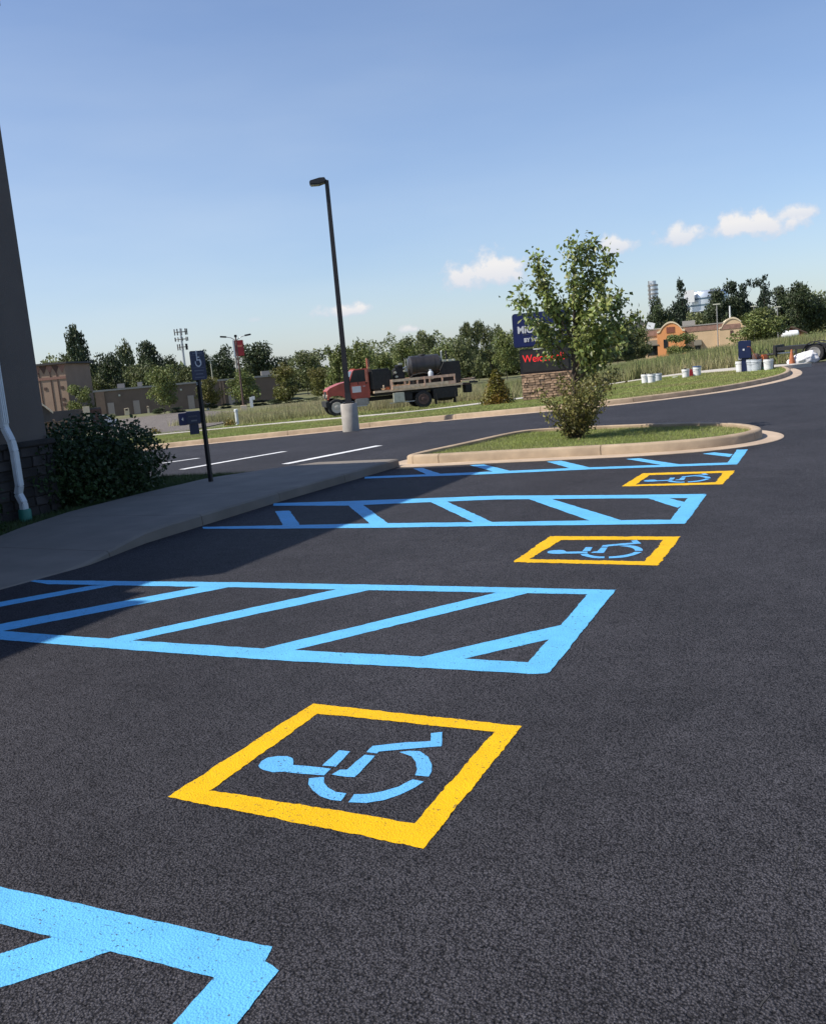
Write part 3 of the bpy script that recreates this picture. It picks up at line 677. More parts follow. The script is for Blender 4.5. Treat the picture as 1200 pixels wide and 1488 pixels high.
dy = 8.41-WY
ds = MB(); pz = [(.10, dy, WH-.1), (.10, dy, 1.25), (.18, dy, 1.08), (.20, dy, .95), (.20, dy, .52), (.16, dy, .42), (.22, dy, .30), (.22, dy, .22)]
for a, b in zip(pz[:-1], pz[1:]):
    a, b = Vector(a), Vector(b); t = (b-a).normalized(); n_ = t.cross(Vector((0, 1, 0))).normalized()
    vs = [p+n_*sx*.04+Vector((0, sy*.044, 0)) for p in (a-t*.008, b+t*.008) for sx, sy in ((-1, -1), (1, -1), (1, 1), (-1, 1))]
    ds.add(vs, [(0, 1, 2, 3), (7, 6, 5, 4), (0, 4, 5, 1), (1, 5, 6, 2), (2, 6, 7, 3), (3, 7, 4, 0)])
dso = ds.build('downspout', 'trimwhite', ht, bevel=.01)
for k in (-.028, 0, .028):
    MB().box((.145, dy+k, 3.4), (.012, .016, 4.2)).build('rib', 'trimwhite', dso)
MB().lathe([(.075, .04), (.078, .20), (.070, .225)], 16, c=(.22, dy, 0)).build('drain_pipe', 'pipegreen', ht, smooth=True)
for z in (2.6, 4.6): MB().box((.10, dy, z), (.105, .135, .03)).build('pipe_strap', 'trimwhite', ht)
# dark bushes at its foot
def bushcloud(n, c, rad, seed, shell=.5):
    r = np.random.default_rng(seed); d = r.normal(0, 1, (n, 3)); d /= np.linalg.norm(d, axis=1)[:, None]; P = d*(r.uniform(0, 1, n)**shell)[:, None]
    k = np.array([mnoise.noise(Vector(q*2.3)+Vector((seed, 0, 0))) for q in d]); P *= (1+.30*k)[:, None]
    P = P*np.array(rad)+np.array(c); return P[P[:, 2] > .02]
def bush(name, label, cat, x, y, z, rad, n, size, m_, seed, group=None, zc=.42, stems=9, rz=0.):
    t = thing(name, label, cat, (x, y, z), rz, group)
    P = bushcloud(n, (0, 0, rad[2]*zc), (rad[0], rad[1], rad[2]*(1-zc*.45)), seed)
    leafcloud('foliage', P, size, m_, t, .4, .4, .62)
    mb = MB(); r = random.Random(seed)
    for i in range(stems):
        a = r.uniform(0, 6.28); q = Vector((math.cos(a)*rad[0]*.6, math.sin(a)*rad[1]*.6, rad[2]*r.uniform(.5, .95))); s0 = Vector((math.cos(a)*.05, math.sin(a)*.05, -.03))
        mb.tube([s0, s0.lerp(q, .5)+Vector((0, 0, .06)), q], [.012, .009, .004], 5)
    mb.build('stems', 'bark_dark', t); return t
bush('bush', 'large dark glossy leaved bush at the corner of the grey building beside the sidewalk', 'bush', -9.86, 10.0, .06, (.74, 1.48, .97), 21000, .062, 'leafdark', 3, stems=16)
bush('bush', 'dark bush cut by the left edge of the picture, in front of the stone base', 'bush', -9.15, 7.25, .06, (.42, .55, .80), 2600, .06, 'leafdark', 5)
# ------------------------------------------------------------------ accessible parking sign
sx, sy = G(307, 702, .10)
ps = thing('parking_sign', 'blue accessible parking sign on a black post at the edge of the sidewalk', 'sign', (sx, sy, .09), R(-6)+math.pi/2)
ph = zat(290, 552, math.hypot(sx, sy)); pt = zat(283, 510, math.hypot(sx, sy))
MB().box((0, 0, (pt-.15)/2), (.055, .055, pt-.15)).build('post', 'blackmetal', ps, bevel=.006)
pn = MB(); rr = .03; W_, z0, z1 = .152, ph-.09, pt-.09
pts_ = []
for cx_, cz_, a0 in ((W_-rr, z1-rr, 0), (-W_+rr, z1-rr, 90), (-W_+rr, z0+rr, 180), (W_-rr, z0+rr, 270)):
    pts_ += [(cx_+rr*math.cos(R(a0+k*22.5)), cz_+rr*math.sin(R(a0+k*22.5))) for k in range(5)]
pn.prism(pts_, -.036, -.032); panel = pn.build('panel', 'navy', ps)
H_ = z1-z0
def flat(name, x, z, w_, h_, m_, par, y=-.0375): MB().box((x, y, z), (w_, .002, h_)).build(name, m_, par)
for (x, z, w_, h_) in ((0, z1-.035, .20, .018), (0, z1-.065, .25, .006), (0, z1-H_*.58, .25, .006), (-.125, z1-H_*.34, .005, H_*.45), (.125, z1-H_*.34, .005, H_*.45)):
    flat('print', x, z, w_, h_, 'printgrey', panel)
for k in range(3): flat('print', 0, z0+.035+k*.05, .2-.05*(k % 2), .014, 'printgrey', panel)
wh = MB(); cz = z1-H_*.40
for a in range(-200, 45, 12):
    a0, a1 = R(a), R(a+12.5); wh.add([(math.cos(t_)*r_, -.038, cz+math.sin(t_)*r_) for t_, r_ in ((a0, .048), (a1, .048), (a1, .066), (a0, .066))], [(0, 1, 2, 3)])
wh.box((-.018, -.038, cz+.09), (.02, .002, .1)); wh.box((.012, -.038, cz+.075), (.05, .002, .014)); wh.box((.0, -.038, cz+.035), (.06, .002, .016)); wh.box((.045, -.038, cz-.0), (.016, .002, .07), ry=-.4)
wh.lathe([(.0, -.0385), (.017, -.0385), (.017, -.037)], 12, 'Y', (-.02, 0, cz+.155)); wh.build('wheelchair_symbol', 'printwhite', panel)
MB().box((0, -.01, z0+.06), (.04, .05, .02)).build('bracket', 'galv', ps); MB().box((0, -.01, z1-.06), (.04, .05, .02)).build('bracket', 'galv', ps)
MB().box((0, -.0, z0-.05), (.10, .01, .04)).build('tag', 'galv', ps)
# ------------------------------------------------------------------ sapling on the island and the sucker bush round its foot
tx, ty = G(835, 637, .09); AZ = math.atan2(-math.sin(YAW), math.cos(YAW))
sp = thing('sapling_tree', 'young broadleaf tree with an open crown standing on the kerbed grass island', 'tree', (tx, ty, .07), AZ)
tips = [(-.46, .1, 3.12), (.12, -.1, 3.26), (.50, .15, 3.30), (.70, -.2, 3.0), (-.80, -.1, 2.52), (.94, .2, 2.30), (1.12, -.1, 2.02), (-.45, .3, 1.98), (.62, -.45, 1.75), (.80, .3, 1.62), (-.32, .4, 2.75), (.28, .45, 2.7), (.55, -.5, 2.3), (.25, -.6, 2.0), (.40, .6, 1.9), (.85, .5, 1.9), (.30, .0, 2.35), (.42, .2, 1.5), (.0, .2, 2.3)]
mb = MB(); mb.tube([(0, 0, -.05), (.02, 0, .5), (.05, .02, 1.1), (.10, .0, 1.7), (.14, .02, 2.4), (.16, 0, 2.9)], [.042, .036, .032, .026, .017, .008], 9)
P = []
r = random.Random(4)
for tp in tips:
    tp = Vector(tp); hz_ = min(max(.95, tp.z*.52), 1.9); st = Vector((.05+.05*(hz_-1.1), 0, hz_)); mid = st.lerp(tp, .5)+Vector((tp.x*.12, tp.y*.1, -.05)); pl = [st, st.lerp(mid, .5), mid, mid.lerp(tp, .5)+Vector((0, 0, .03)), tp]
    mb.tube(pl, [.014, .012, .009, .006, .003], 6)
    pl = resample(pl, .05); n = len(pl)
    for i, p in enumerate(pl):
        f_ = i/n
        if f_ < .28: continue
        for k in range(int(8+11*f_)):
            P.append(p+Vector((r.gauss(0, 1), r.gauss(0, 1), r.gauss(0, .85)))*(.028+.062*math.sin(min(1, f_*1.05)*math.pi*.62)))
    for s_ in range(4):                                      # side twigs
        p = pl[int(n*r.uniform(.35, .92))]; e_ = p+Vector((r.gauss(0, .17), r.gauss(0, .17), r.uniform(.02, .26))); mb.tube([p, e_], [.005, .002], 5)
        for k in range(26): P.append(p.lerp(e_, r.uniform(.1, 1.05))+Vector((r.gauss(0, .05), r.gauss(0, .05), r.gauss(0, .045))))
mb.build('trunk', 'bark', sp, smooth=True)
leafcloud('crown', np.array([tuple(p) for p in P]), .086, 'leaf', sp, .9, .35, .6)
sb = thing('sucker_bush', 'yellow green bush growing round the foot of the young tree on the island', 'bush', (tx+.03, ty-.04, .07), AZ)
mb = MB(); P = []
for i in range(60):
    a = r.uniform(0, 6.28); h_ = r.uniform(.4, 1.15); sprd = r.uniform(.12, .78)*(.55+.45*min(1, h_)); e_ = Vector((math.cos(a)*sprd, math.sin(a)*sprd*.9, h_)); s0 = Vector((math.cos(a)*.06, math.sin(a)*.06, -.03))
    mid = s0.lerp(e_, .5)+Vector((0, 0, .08)); pl = [s0, s0.lerp(mid, .5), mid, e_]; mb.tube(pl, [.009, .008, .006, .002], 5); pl = resample(pl, .04)
    for j, p in enumerate(pl):
        if j/len(pl) < .22: continue
        for k in range(5): P.append(p+Vector((r.gauss(0, .055), r.gauss(0, .055), r.gauss(0, .05))))
mb.build('stems', 'bark_dark', sb); leafcloud('foliage', np.array([tuple(p) for p in P]), .052, 'leafshrub', sb, .5, .4, .6)
# ------------------------------------------------------------------ light pole
px_, py_ = G(510, 621.5, .1); dp = math.hypot(px_, py_)
lp = thing('light_pole', 'tall black light pole with one lamp head on a round concrete base', 'light pole', (px_, py_, T(px_, py_)+.08), face(px_, py_))
zb = zat(508, 586, dp)-lp.location.z; ztop = zat(474, 262, dp)-lp.location.z
cb = MB().lathe([(.238, -.1), (.238, zb-.03), (.215, zb)], 28).build('concrete_base', 'polebase', lp, smooth=True)
MB().box((0, 0, zb+.02), (.30, .30, .04)).build('base_plate', 'bronze', lp, bevel=.005)
MB().box((0, 0, zb+.16), (.20, .20, .28), taper=.8).build('base_cover', 'bronze', lp, bevel=.01)
MB().box((0, 0, (ztop+zb)/2), (.155, .155, ztop-zb), taper=.72).build('shaft', 'bronze', lp, bevel=.012)
hd = MB().prism([(-.50, .0), (-.22, .06), (-.06, .06), (-.06, -.06), (-.24, -.11), (-.50, -.10)], -.17, .17); hd = hd.build('lamp_head', 'bronze', lp, bevel=.02); hd.location = (.03, 0, ztop-.0)
MB().box((-.08, 0, ztop-.02), (.16, .08, .08)).build('arm', 'bronze', lp)
MB().box((-.36, 0, -.112), (.22, .24, .012)).build('lens', 'palebox', hd)
# ------------------------------------------------------------------ monument sign
ux, uy = G(766, 583, .1); dd_ = math.hypot(ux, uy); k_ = dd_/FPX
ms = thing('monument_sign', 'tall navy motel sign with red LED panel on a stone base behind the young tree', 'sign', (ux, uy, T(ux, uy)+.05), face(ux, uy)-R(3))
def zz(v, u=760): return zat(u, v, dd_)-ms.location.z
zs, zl, zp, ztp = zz(546), zz(508), zz(505), zz(455)
bw = 74*k_; x0 = -6*k_
base = MB().box((x0+bw/2, .35, zs/2-.05), (bw, .62, zs+.1)).build('stone_base', 'mortar', ms)
stonecourse(base, x0, x0+bw, 0, zs, 11, .04, 'X', 'signstone', .07, (.10, .34))
MB().box((x0+bw/2, .35, zs+.02), (bw+.08, .72, .05)).build('base_cap', 'signstone', ms, bevel=.01)
cab = MB().box((x0+bw/2-2*k_, .35, (zs+.045+zl)/2), (bw-2*k_, .46, zl-zs-.045)).build('message_cabinet', 'blackmetal', ms, bevel=.02)
MB().box((x0+bw/2-2*k_, .108, (zs+zl)/2+.02), (bw-9*k_, .02, (zl-zs)*.80)).build('led_screen', 'chassis', cab)
text('led_text', 'Welcome!!', 15*k_, 'led', cab, (x0+3*k_, .097, zs+(zl-zs)*.50), .003, 'LEFT', .88)
pw = 80*k_; pxl = x0-8*k_
rr = .12; pts_ = []
for cx_, cz_, a0 in ((pxl+pw-rr, ztp-rr, 0), (pxl+rr, ztp-rr, 90), (pxl+rr, zp+rr, 180), (pxl+pw-rr, zp+rr, 270)):
    pts_ += [(cx_+rr*math.cos(R(a0+k*15)), cz_+rr*math.sin(R(a0+k*15))) for k in range(7)]
pc = MB().prism(pts_, .08, .62).build('name_cabinet', 'navy', ms)
c_ = Vector((pxl+pw/2, 0, (zp+ztp)/2)); MB().prism([((x-c_.x)*.965+c_.x, (z-c_.z)*.94+c_.z) for x, z in pts_], .066, .0795).build('sign_face', 'navysign', pc)
text('sign_text', 'MICROTEL', 13.6*k_, 'printwhite', pc, (pxl+6.5*k_, .055, zp+(ztp-zp)*.42), .004, 'LEFT', .90, .012)
text('sign_text', 'BY WYNDHAM', 7.6*k_, 'printwhite', pc, (pxl+15*k_, .055, zp+(ztp-zp)*.155), .004, 'LEFT', .93, .008)
MB().box((pxl+16*k_+.05, .058, zp+(ztp-zp)*.365), (.22, .012, .014)).build('accent_line', 'printgrey', pc)
MB().prism([(pxl+22*k_, zp+(ztp-zp)*.78), (pxl+30*k_, zp+(ztp-zp)*.90), (pxl+38*k_, zp+(ztp-zp)*.78), (pxl+36*k_, zp+(ztp-zp)*.78), (pxl+30*k_, zp+(ztp-zp)*.86), (pxl+24*k_, zp+(ztp-zp)*.78)], .056, .066).build('emblem', 'printgrey', pc)
MB().box((x0+26*k_, .1, zl-.02), (14*k_, .03, .05)).build('nameplate', 'printwhite', ms)
# ------------------------------------------------------------------ shrub by the sign
yx, yy = G(723, 588.5, .1)
t = thing('shrub', 'yellowing cone shaped shrub on the verge left of the stone sign base', 'bush', (yx, yy, T(yx, yy)+.08), 0)
ky = math.hypot(yx, yy)/FPX; P = rng.normal(0, 1, (4200, 3)); P /= np.linalg.norm(P, axis=1)[:, None]; hh = rng.uniform(0, 1, 4200)**1.25
P = np.stack([P[:, 0]*(1-hh**1.3*.9)*25*ky*rng.uniform(.4, 1.12, 4200), P[:, 1]*(1-hh**1.3*.9)*25*ky, hh*48*ky+.04], 1)
leafcloud('foliage', P, .085, 'leafyellow', t, -.1, .4, .6); trunkmesh(2, .9, .02, 4).build('stems', 'bark_dark', t)
# ------------------------------------------------------------------ flatbed truck
dT = 56.; fx, fy = far(491, 605, dT-.6); rx, ry = far(616, 592, dT+.3); fz = zat(491, 605, dT-.6); rz_ = zat(616, 592, dT+.3)
tk = thing('flatbed_truck', 'red flatbed truck carrying a black tar tank behind wooden side rails', 'truck', (rx, ry, rz_))
Lb = math.hypot(rx-fx, ry-fy); tk.rotation_euler = (0, -math.atan2(rz_-fz, Lb), math.atan2(ry-fy, rx-fx))
WBX = -Lb                                                    # front axle, front of the truck is towards -X
def wheel(name, parent, x, y, rad, wid, rimm, z=None):
    z = rad if z is None else z
    t_ = MB().lathe([(rad*.62, -wid/2), (rad*.93, -wid/2), (rad, -wid*.38), (rad, wid*.38), (rad*.93, wid/2), (rad*.62, wid/2)], 28, 'Y').build('wheel', 'rubber', parent, smooth=True); t_.name = 'wheel'; t_.location = (x, y, z)
    s_ = 1 if y > .5 else -1
    MB().lathe([(rad*.64, s_*wid*.49), (rad*.63, s_*wid*.55), (rad*.56, s_*wid*.56), (rad*.50, s_*wid*.515), (rad*.26, s_*wid*.512), (rad*.22, s_*wid*.60), (rad*.10, s_*wid*.62)], 24, 'Y').build('rim', rimm, t_, smooth=True)
    return t_
for s_ in (-1, 1):
    wheel('wheel', tk, WBX, 1.0+s_*.95, .51, .27, 'rimwhite')
    for k in (0, .30): wheel('wheel', tk, 0, 1.0+s_*(1.05-k), .50, .26, 'rimrust')
MB().box(((WBX+1.9)/2, 1.0, .78), (-WBX+2.7, .85, .22)).build('chassis', 'chassis', tk)
MB().box((.3, 1., .5), (.25, 1.9, .2)).build('rear_axle', 'chassis', tk); MB().box((WBX, 1., .5), (.15, 1.8, .15)).build('front_axle', 'chassis', tk)
# bonnet, wing, bumper
hood = MB(); ys_ = (.28, 1.72)
hood.prism([(WBX-.44, .98), (WBX-.48, 1.5), (WBX-.30, 1.66), (WBX+.35, 1.88), (WBX+.85, 1.95), (WBX+.85, 1.02), (WBX+.60, 1.0), (WBX+.52, 1.02), (WBX+.38, 1.14), (WBX+.18, 1.19), (WBX-.2, 1.19), (WBX-.36, 1.12), (WBX-.43, .99)], .02, 1.98)
hd_ = hood.build('bonnet', 'red', tk, bevel=.05); MB().box((WBX-.475, 1, 1.25), (.05, 1.1, .42)).build('grille', 'chassis', hd_)
for s_ in (-1, 1): MB().lathe([(0, 0), (.1, .0), (.1, .06)], 14, 'X', (WBX-.53, 1+s_*.72, 1.2)).build('headlight', 'palebox', hd_)
MB().box((WBX-.52, 1., .72), (.22, 2.25, .34)).build('bumper', 'chassis', tk, bevel=.03)
cab = MB(); cx0, cx1 = WBX+.87, WBX+2.05
cab.prism([(cx0, 1.02), (cx0, 1.93), (cx0+.28, 2.55), (cx0+.42, 2.62), (cx1, 2.62), (cx1, .88), (cx0+.2, .88)], .05, 1.95); cabo = cab.build('cab', 'red', tk, bevel=.04)
MB().prism([(cx0+.03, 1.72), (cx0+.06, 1.95), (cx0+.31, 2.56), (cx1-.14, 2.56), (cx1-.14, 1.72)], .036, .06).build('side_window', 'glass', cabo)
MB().prism([(cx0+.06, .98), (cx0+.06, 1.88), (cx1-.2, 1.88), (cx1-.2, .98)], .03, .06).build('door', 'red', cabo, bevel=.01)
ws_ = MB(); ws_.add([(cx0-.012, .25, 1.96), (cx0-.012, 1.75, 1.96), (cx0+.25, 1.7, 2.52), (cx0+.25, .3, 2.52)], [(0, 1, 2, 3)]); ws_.build('windscreen', 'glass', cabo)
MB().box((cx0+.40, .018, 1.45), (.52, .02, .36)).build('door_emblem', 'printwhite', cabo)
for q in (.35, .68, 1., 1.32, 1.65): MB().box((cx0+.42, q, 2.645), (.09, .12, .05)).build('marker_light', 'orange', cabo)
MB().box((cx1-.32, .022, 1.60), (.14, .03, .04)).build('door_handle', 'galv', cabo)
MB().box((cx0+.52, .030, 2.13), (.05, .02, .84)).build('vent_window_bar', 'chassis', cabo)
MB().box((cx0-.02, -.14, 2.05), (.06, .16, .34)).build('mirror', 'blackmetal', cabo)
MB().box((cx1-.12, .02, 2.2), (.14, .04, .76)).build('rear_pillar', 'redfaded', cabo)
MB().tube([(cx1+.02, .25, 1.2), (cx1+.02, .25, 3.2)], .045, 8).build('exhaust_stack', 'redfaded', tk)
MB().tube([(cx1+.18, .55, 1.9), (cx1+.18, .55, 3.15)], .03, 8).build('antenna_stack', 'rimrust', tk)
MB().box((cx0+.65, .10, .70), (.8, .45, .40)).build('step_tank', 'rimgrey', tk, bevel=.05)
MB().box((cx0+.5, .0, .47), (.8, .35, .05)).build('step', 'galv', tk)
# bed
bx0, bx1 = cx1+.20, 2.45
MB().box(((bx0+bx1)/2, 1., 1.18), (bx1-bx0, 2.3, .12)).build('bed_floor', 'planktan', tk)
MB().box(((bx0+bx1)/2, 1., 1.03), (bx1-bx0-.1, 1.9, .17)).build('bed_frame', 'chassis', tk)
MB().box((cx1+.74, .95, 1.88), (1.28, 2.0, 1.26)).build('headboard_box', 'chassis', tk, bevel=.12)
for y_ in (-.16, 2.16):
    for zz_, h_ in ((1.335, .19), (1.74, .15)):
        a_ = bx0+1.1
        while a_ < 2.0:
            l_ = min(random.uniform(1.3, 1.9), 2.05-a_); MB().box((a_+l_/2, y_, zz_), (l_-.02, .05, h_)).build('side_rail', random.choice(['plank', 'plank', 'planktan']), tk); a_ += l_
    for q in np.linspace(bx0+1.15, 2.0, 6): MB().box((q, y_+(.045 if y_ < 0 else -.045), 1.52), (.09, .04, .58)).build('rail_post', 'plank', tk)
    for q in (-1.9, .15): MB().box((q, y_-(.035 if y_ < 0 else -.035), 1.53), (.08, .02, .6)).build('rail_post', 'plank', tk)
# machinery on the bed
tnk = MB(); tr = .66; tnk.lathe([(.12, -1.02), (tr*.8, -.98), (tr, -.88), (tr, .86), (tr*.8, .96), (.12, 1.0)], 36, 'X'); tko = tnk.build('tar_tank', 'tank', tk, smooth=True); tko.location = (.42, .82, 2.42)
for q in (-.6, .55): MB().lathe([(tr+.012, q-.03), (tr+.012, q+.03)], 36, 'X').build('tank_band', 'chassis', tko)
MB().lathe([(.22, .55), (.22, .68), (.18, .72)], 18, c=(-.1, 0, 0)).build('tank_hatch', 'chassis', tko)
MB().box((.42, .85, 1.55), (1.7, 1.1, .62)).build('tank_cradle', 'chassis', tk)
MB().box((1.88, .95, 1.90), (1.25, 1.5, 1.32)).build('rear_hopper', 'chassis', tk, bevel=.05)
MB().tube([(1.45, .5, 2.6), (1.45, .5, 3.18), (1.50, .5, 3.22)], .04, 8).build('vent_pipe', 'galv', tk)
MB().tube([(1.78, .6, 2.6), (1.78, .6, 3.22)], .06, 10).build('burner_stack', 'chassis', tk)
for q, w_ in ((1.55, .22), (1.9, .28), (2.15, .14)): MB().box((q, .35, 2.63), (w_, .2, .13)).build('valve', 'palebox', tk, bevel=.02)
MB().tube([(1.5, .4, 2.66), (2.2, .4, 2.60)], .03, 8).build('valve_pipe', 'palebox', tk)
en = MB().box((-1.18, .9, 1.98), (.62, .9, .95)).build('engine', 'chassis', tk, bevel=.08)
MB().lathe([(.2, -.05), (.24, .0), (.24, .16), (.1, .2)], 16, c=(-1.15, .8, 2.45)).build('air_filter', 'blackmetal', en, smooth=True)
for (q, w_, z_) in ((-1.45, .16, 2.2), (-.86, .2, 2.25), (-1.4, .18, 1.95), (-1.1, .25, 2.68)): MB().box((q, .42, z_), (w_, .12, .13)).build('engine_fitting', 'palebox', en, bevel=.03)
MB().tube([(-.9, .2, 1.5), (-.5, .1, 1.95), (.2, .14, 2.05), (.9, .12, 1.8), (1.3, .2, 2.0)], .035, 8).build('hose', 'rubber', tk)
MB().tube([(1.45, .22, 1.5), (1.2, .1, 2.1), (1.5, .12, 2.6)], .03, 8).build('hose', 'rubber', tk)
MB().tube([(-.95, .5, 2.4), (-.78, .5, 2.5), (-.72, .5, 2.2)], .05, 8).build('hose', 'galv', en)
for q in (-.78, -.66, -.52): MB().tube([(q, .6, 2.2), (q, .6, 2.92), (q-.05, .6, 2.98)], .02, 6).build('gauge_stem', 'palebox', tk)
g_ = MB().lathe([(.13, 0), (.16, .05), (.16, .40), (.10, .48), (.07, .49), (.07, .58)], 18).build('gas_bottle', 'bucketgrey', tk, smooth=True); g_.location = (.62, .12, 1.62)
MB().lathe([(.1, 0), (.16, .1), (.16, .28), (.08, .38)], 16, c=(bx0+.62, .1, 1.26)).build('water_cooler', 'planktan', tk, smooth=True)
MB().box((bx0+.85, .1, 1.36), (.28, .3, .2)).build('toolbag', 'orange', tk, bevel=.03)
MB().box((bx0+1.45, -.1, .75), (.66, .35, .56)).build('side_box', 'palebox', tk, bevel=.015)
MB().box((-1.15, .2, .74), (1.05, .5, .5)).build('fuel_tank', 'chassis', tk, bevel=.06)
MB().box((-1.2, -.02, .45), (1.7, .03, .05)).build('guard_rail', 'galv', tk)
MB().box((1.35, .25, .75), (1.5, .9, .62)).build('rear_locker', 'chassis', tk, bevel=.03)
for q in (.78, 1.95): MB().box((q, .05, .45), (.03, .6, .66)).build('mud_flap', 'rubber', tk)
MB().box((1.5, .7, .42), (.9, 1.1, .28)).build('hose_reel', 'chassis', tk, bevel=.08)
for k in range(3): MB().box((2.9, .15+.25*k, 1.34+.11*(k % 2)), (.9, .2, .05)).build('loose_plank', 'planktan', tk)
MB().box((2.75, 1., 1.14), (.6, 1.6, .1)).build('tail_rack', 'rimrust', tk); MB().box((2.92, .6, .86), (.42, .7, .5)).build('tail_box', 'chassis', tk, bevel=.03)
MB().box((3.45, 1., 1.2), (.16, 1.4, .1)).build('tail_bar', 'chassis', tk)
# ------------------------------------------------------------------ verge furniture
def blue_sign(u, v, label, hp, hpost, wpx, postpx, extra=False):
    x, y = G(u, v, .1); d = math.hypot(x, y); k = d/FPX
    t = thing('directional_sign', label, 'sign', (x, y, T(x, y)+.07), face(x, y)); 
    MB().box((0, 0, hpost*k/2), (postpx*k, .22, hpost*k)).build('post', 'navy', t, bevel=.02)
    p_ = MB().box((.5*k, -.02, (hpost+hp/2)*k), (wpx*k, .30, hp*k)).build('panel', 'navy', t, bevel=.03)
    return t, p_, k, hpost
t, p_, k, hp0 = blue_sign(1082, 541, 'narrow navy directional sign standing among buckets at the right end of the verge', 24, 19.5, 16.5, 9)
MB().box((-1*k, -.178, (hp0+12)*k), (2.4*k, .01, 2.4*k)).build('arrow', 'printwhite', p_)
t, p_, k, hp0 = blue_sign(284, 632.5, 'navy directional sign with two panels, seen left of the parking sign post', 18, 17, 20, 13)
text('sign_text', 'MICROTEL', 3.2*k, 'printgrey', p_, (-6*k, -.185, (hp0+10)*k), .003, 'LEFT', .8); MB().box((1*k, -.178, (hp0+5)*k), (8*k, .01, 2*k)).build('print', 'printgrey', p_)
p2 = MB().box((-14.*k, .12, (hp0+8)*k), (12*k, .22, 17*k)).build('arrow_panel', 'navysign', t, bevel=.02)
MB().prism([(-16*k, (hp0+8)*k), (-13.5*k, (hp0+10.5)*k), (-13.5*k, (hp0+5.5)*k)], -.01, .009).build('arrow', 'printwhite', p2)
# white pipe marker
x, y = G(345.5, 617, .02); k = math.hypot(x, y)/FPX
t = thing('marker_post', 'white pipe marker post on the grass between the path and the old lot', 'post', (x, y, T(x, y)-.05), 0)
MB().lathe([(2.2*k, 0), (2.2*k, 20.5*k)], 16).build('pipe', 'trimwhite', t, smooth=True); MB().lathe([(2.9*k, 20*k), (2.9*k, 23*k), (2.2*k, 23.6*k)], 16).build('cap', 'trimwhite', t, smooth=True)
# buckets
def bucket(u, v, label, m_='bucket', s_=1., lid=None, stuff=True):
    x, y = G(u, v, .1); t = thing('bucket', label, 'bucket', (x, y, T(x, y)+.09), random.uniform(0, 6), 'plastic buckets on the verge')
    r0, h = .135*s_, .37*s_
    MB().lathe([(r0, 0), (r0*1.14, h*.80), (r0*1.22, h*.80), (r0*1.22, h*.86), (r0*1.16, h*.87), (r0*1.2, h), (r0*1.1, h), (r0*1.05, h*.2)], 24).build('shell', m_, t, smooth=True)
    MB().tube([(math.cos(R(a))*r0*1.25, math.sin(R(a))*r0*1.25, h*.82-.10*math.sin(R(a))) for a in range(0, 181, 20)], .004, 5).build('handle', 'galv', t)
    if lid: MB().lathe([(r0*1.25, h), (r0*1.25, h+.03), (r0*1.1, h+.035)], 24).build('lid', lid, t, smooth=True)
    elif stuff:
        for q in range(3): MB().tube([(.02*q-.02, .01, h*.4), (.05*q-.06, .04*q-.03, h*1.12)], .015, 6).build('tool_handle', 'chassis', t)
    return t
bucket(937.5, 557.5, 'leftmost white bucket of the pair nearest the road on the verge', s_=1.12)
bucket(946.5, 557.0, 'white bucket pressed against the right of the leftmost bucket', s_=1.08)
bucket(956.5, 554.2, 'bluish white bucket just behind the leftmost pair', 'bucketgrey', .98)
bucket(996, 549.2, 'white bucket with tools in the middle of the verge, left of the blue lidded bucket', s_=1.05)
bucket(1012.5, 546.8, 'white bucket with a dark blue lid in the middle of the verge', s_=1.12, lid='lidblue')
bucket(1075.5, 541, 'white bucket half hidden behind the left of the narrow navy sign', s_=1.25)
bucket(1092, 540, 'grey bucket just right of the narrow navy sign post', 'bucketgrey', 1.35)
bucket(1098.5, 539.5, 'second grey bucket right of the narrow navy sign, beside the red machine', 'bucketgrey', 1.3)
bucket(1116, 538, 'white bucket in front of the red machine by the trailer tongue', s_=1.2)
x, y = G(1003.5, 547.5, .1)
t = thing('gas_can', 'small dark red can between the two middle buckets', 'can', (x, y, T(x, y)+.09), .4)
MB().box((0, 0, .17), (.2, .16, .34), taper=.85).build('body', 'signred', t, bevel=.03); MB().tube([(.05, 0, .33), (.12, 0, .44)], .02, 8).build('spout', 'blackmetal', t)
x, y = G(980.5, 549.5, .1)
t = tag(MB().lathe([(.10, 0), (.13, .03), (.13, .06), (.12, .07)], 18).build('tub_lid', 'palebox', smooth=True), 'pale lid lying on the verge between the bucket groups', 'lid'); t.location = (x, y, T(x, y)+.1)
# striping machine
x, y = G(1107, 539, .08); t = thing('striping_machine', 'small red wheeled line striping machine among the buckets near the trailer tongue', 'machine', (x, y, T(x, y)+.08), face(x, y)+.5)
MB().box((0, 0, .32), (.75, .4, .08)).build('frame', 'chassis', t, bevel=.02); MB().box((.08, 0, .52), (.30, .30, .26)).build('engine', 'orange', t, bevel=.06)
MB().lathe([(.13, 0), (.15, .05), (.15, .30), (.1, .36)], 16, c=(-.28, 0, .36)).build('paint_tank', 'rimrust', t, smooth=True)
for sx_ in (-1, 1): MB().tube([(-.25, .2*sx_, .35), (-.60, .22*sx_, 1.0), (-.72, .22*sx_, 1.02)], .016, 6).build('handlebar', 'orange', t)
for (a, b) in ((-.3, -.24), (-.3, .24), (.32, 0)): wheel('wheel', t, a, b, .17, .08, 'rimgrey')
MB().tube([(.1, .15, .7), (.3, .2, .86), (.42, .1, .6)], .02, 6).build('hose', 'chassis', t)
x, y = G(1099, 538, .1); t = thing('tool_crate', 'dark crate with a green hose bundle beside the grey buckets', 'crate', (x, y, T(x, y)+.09), .3)
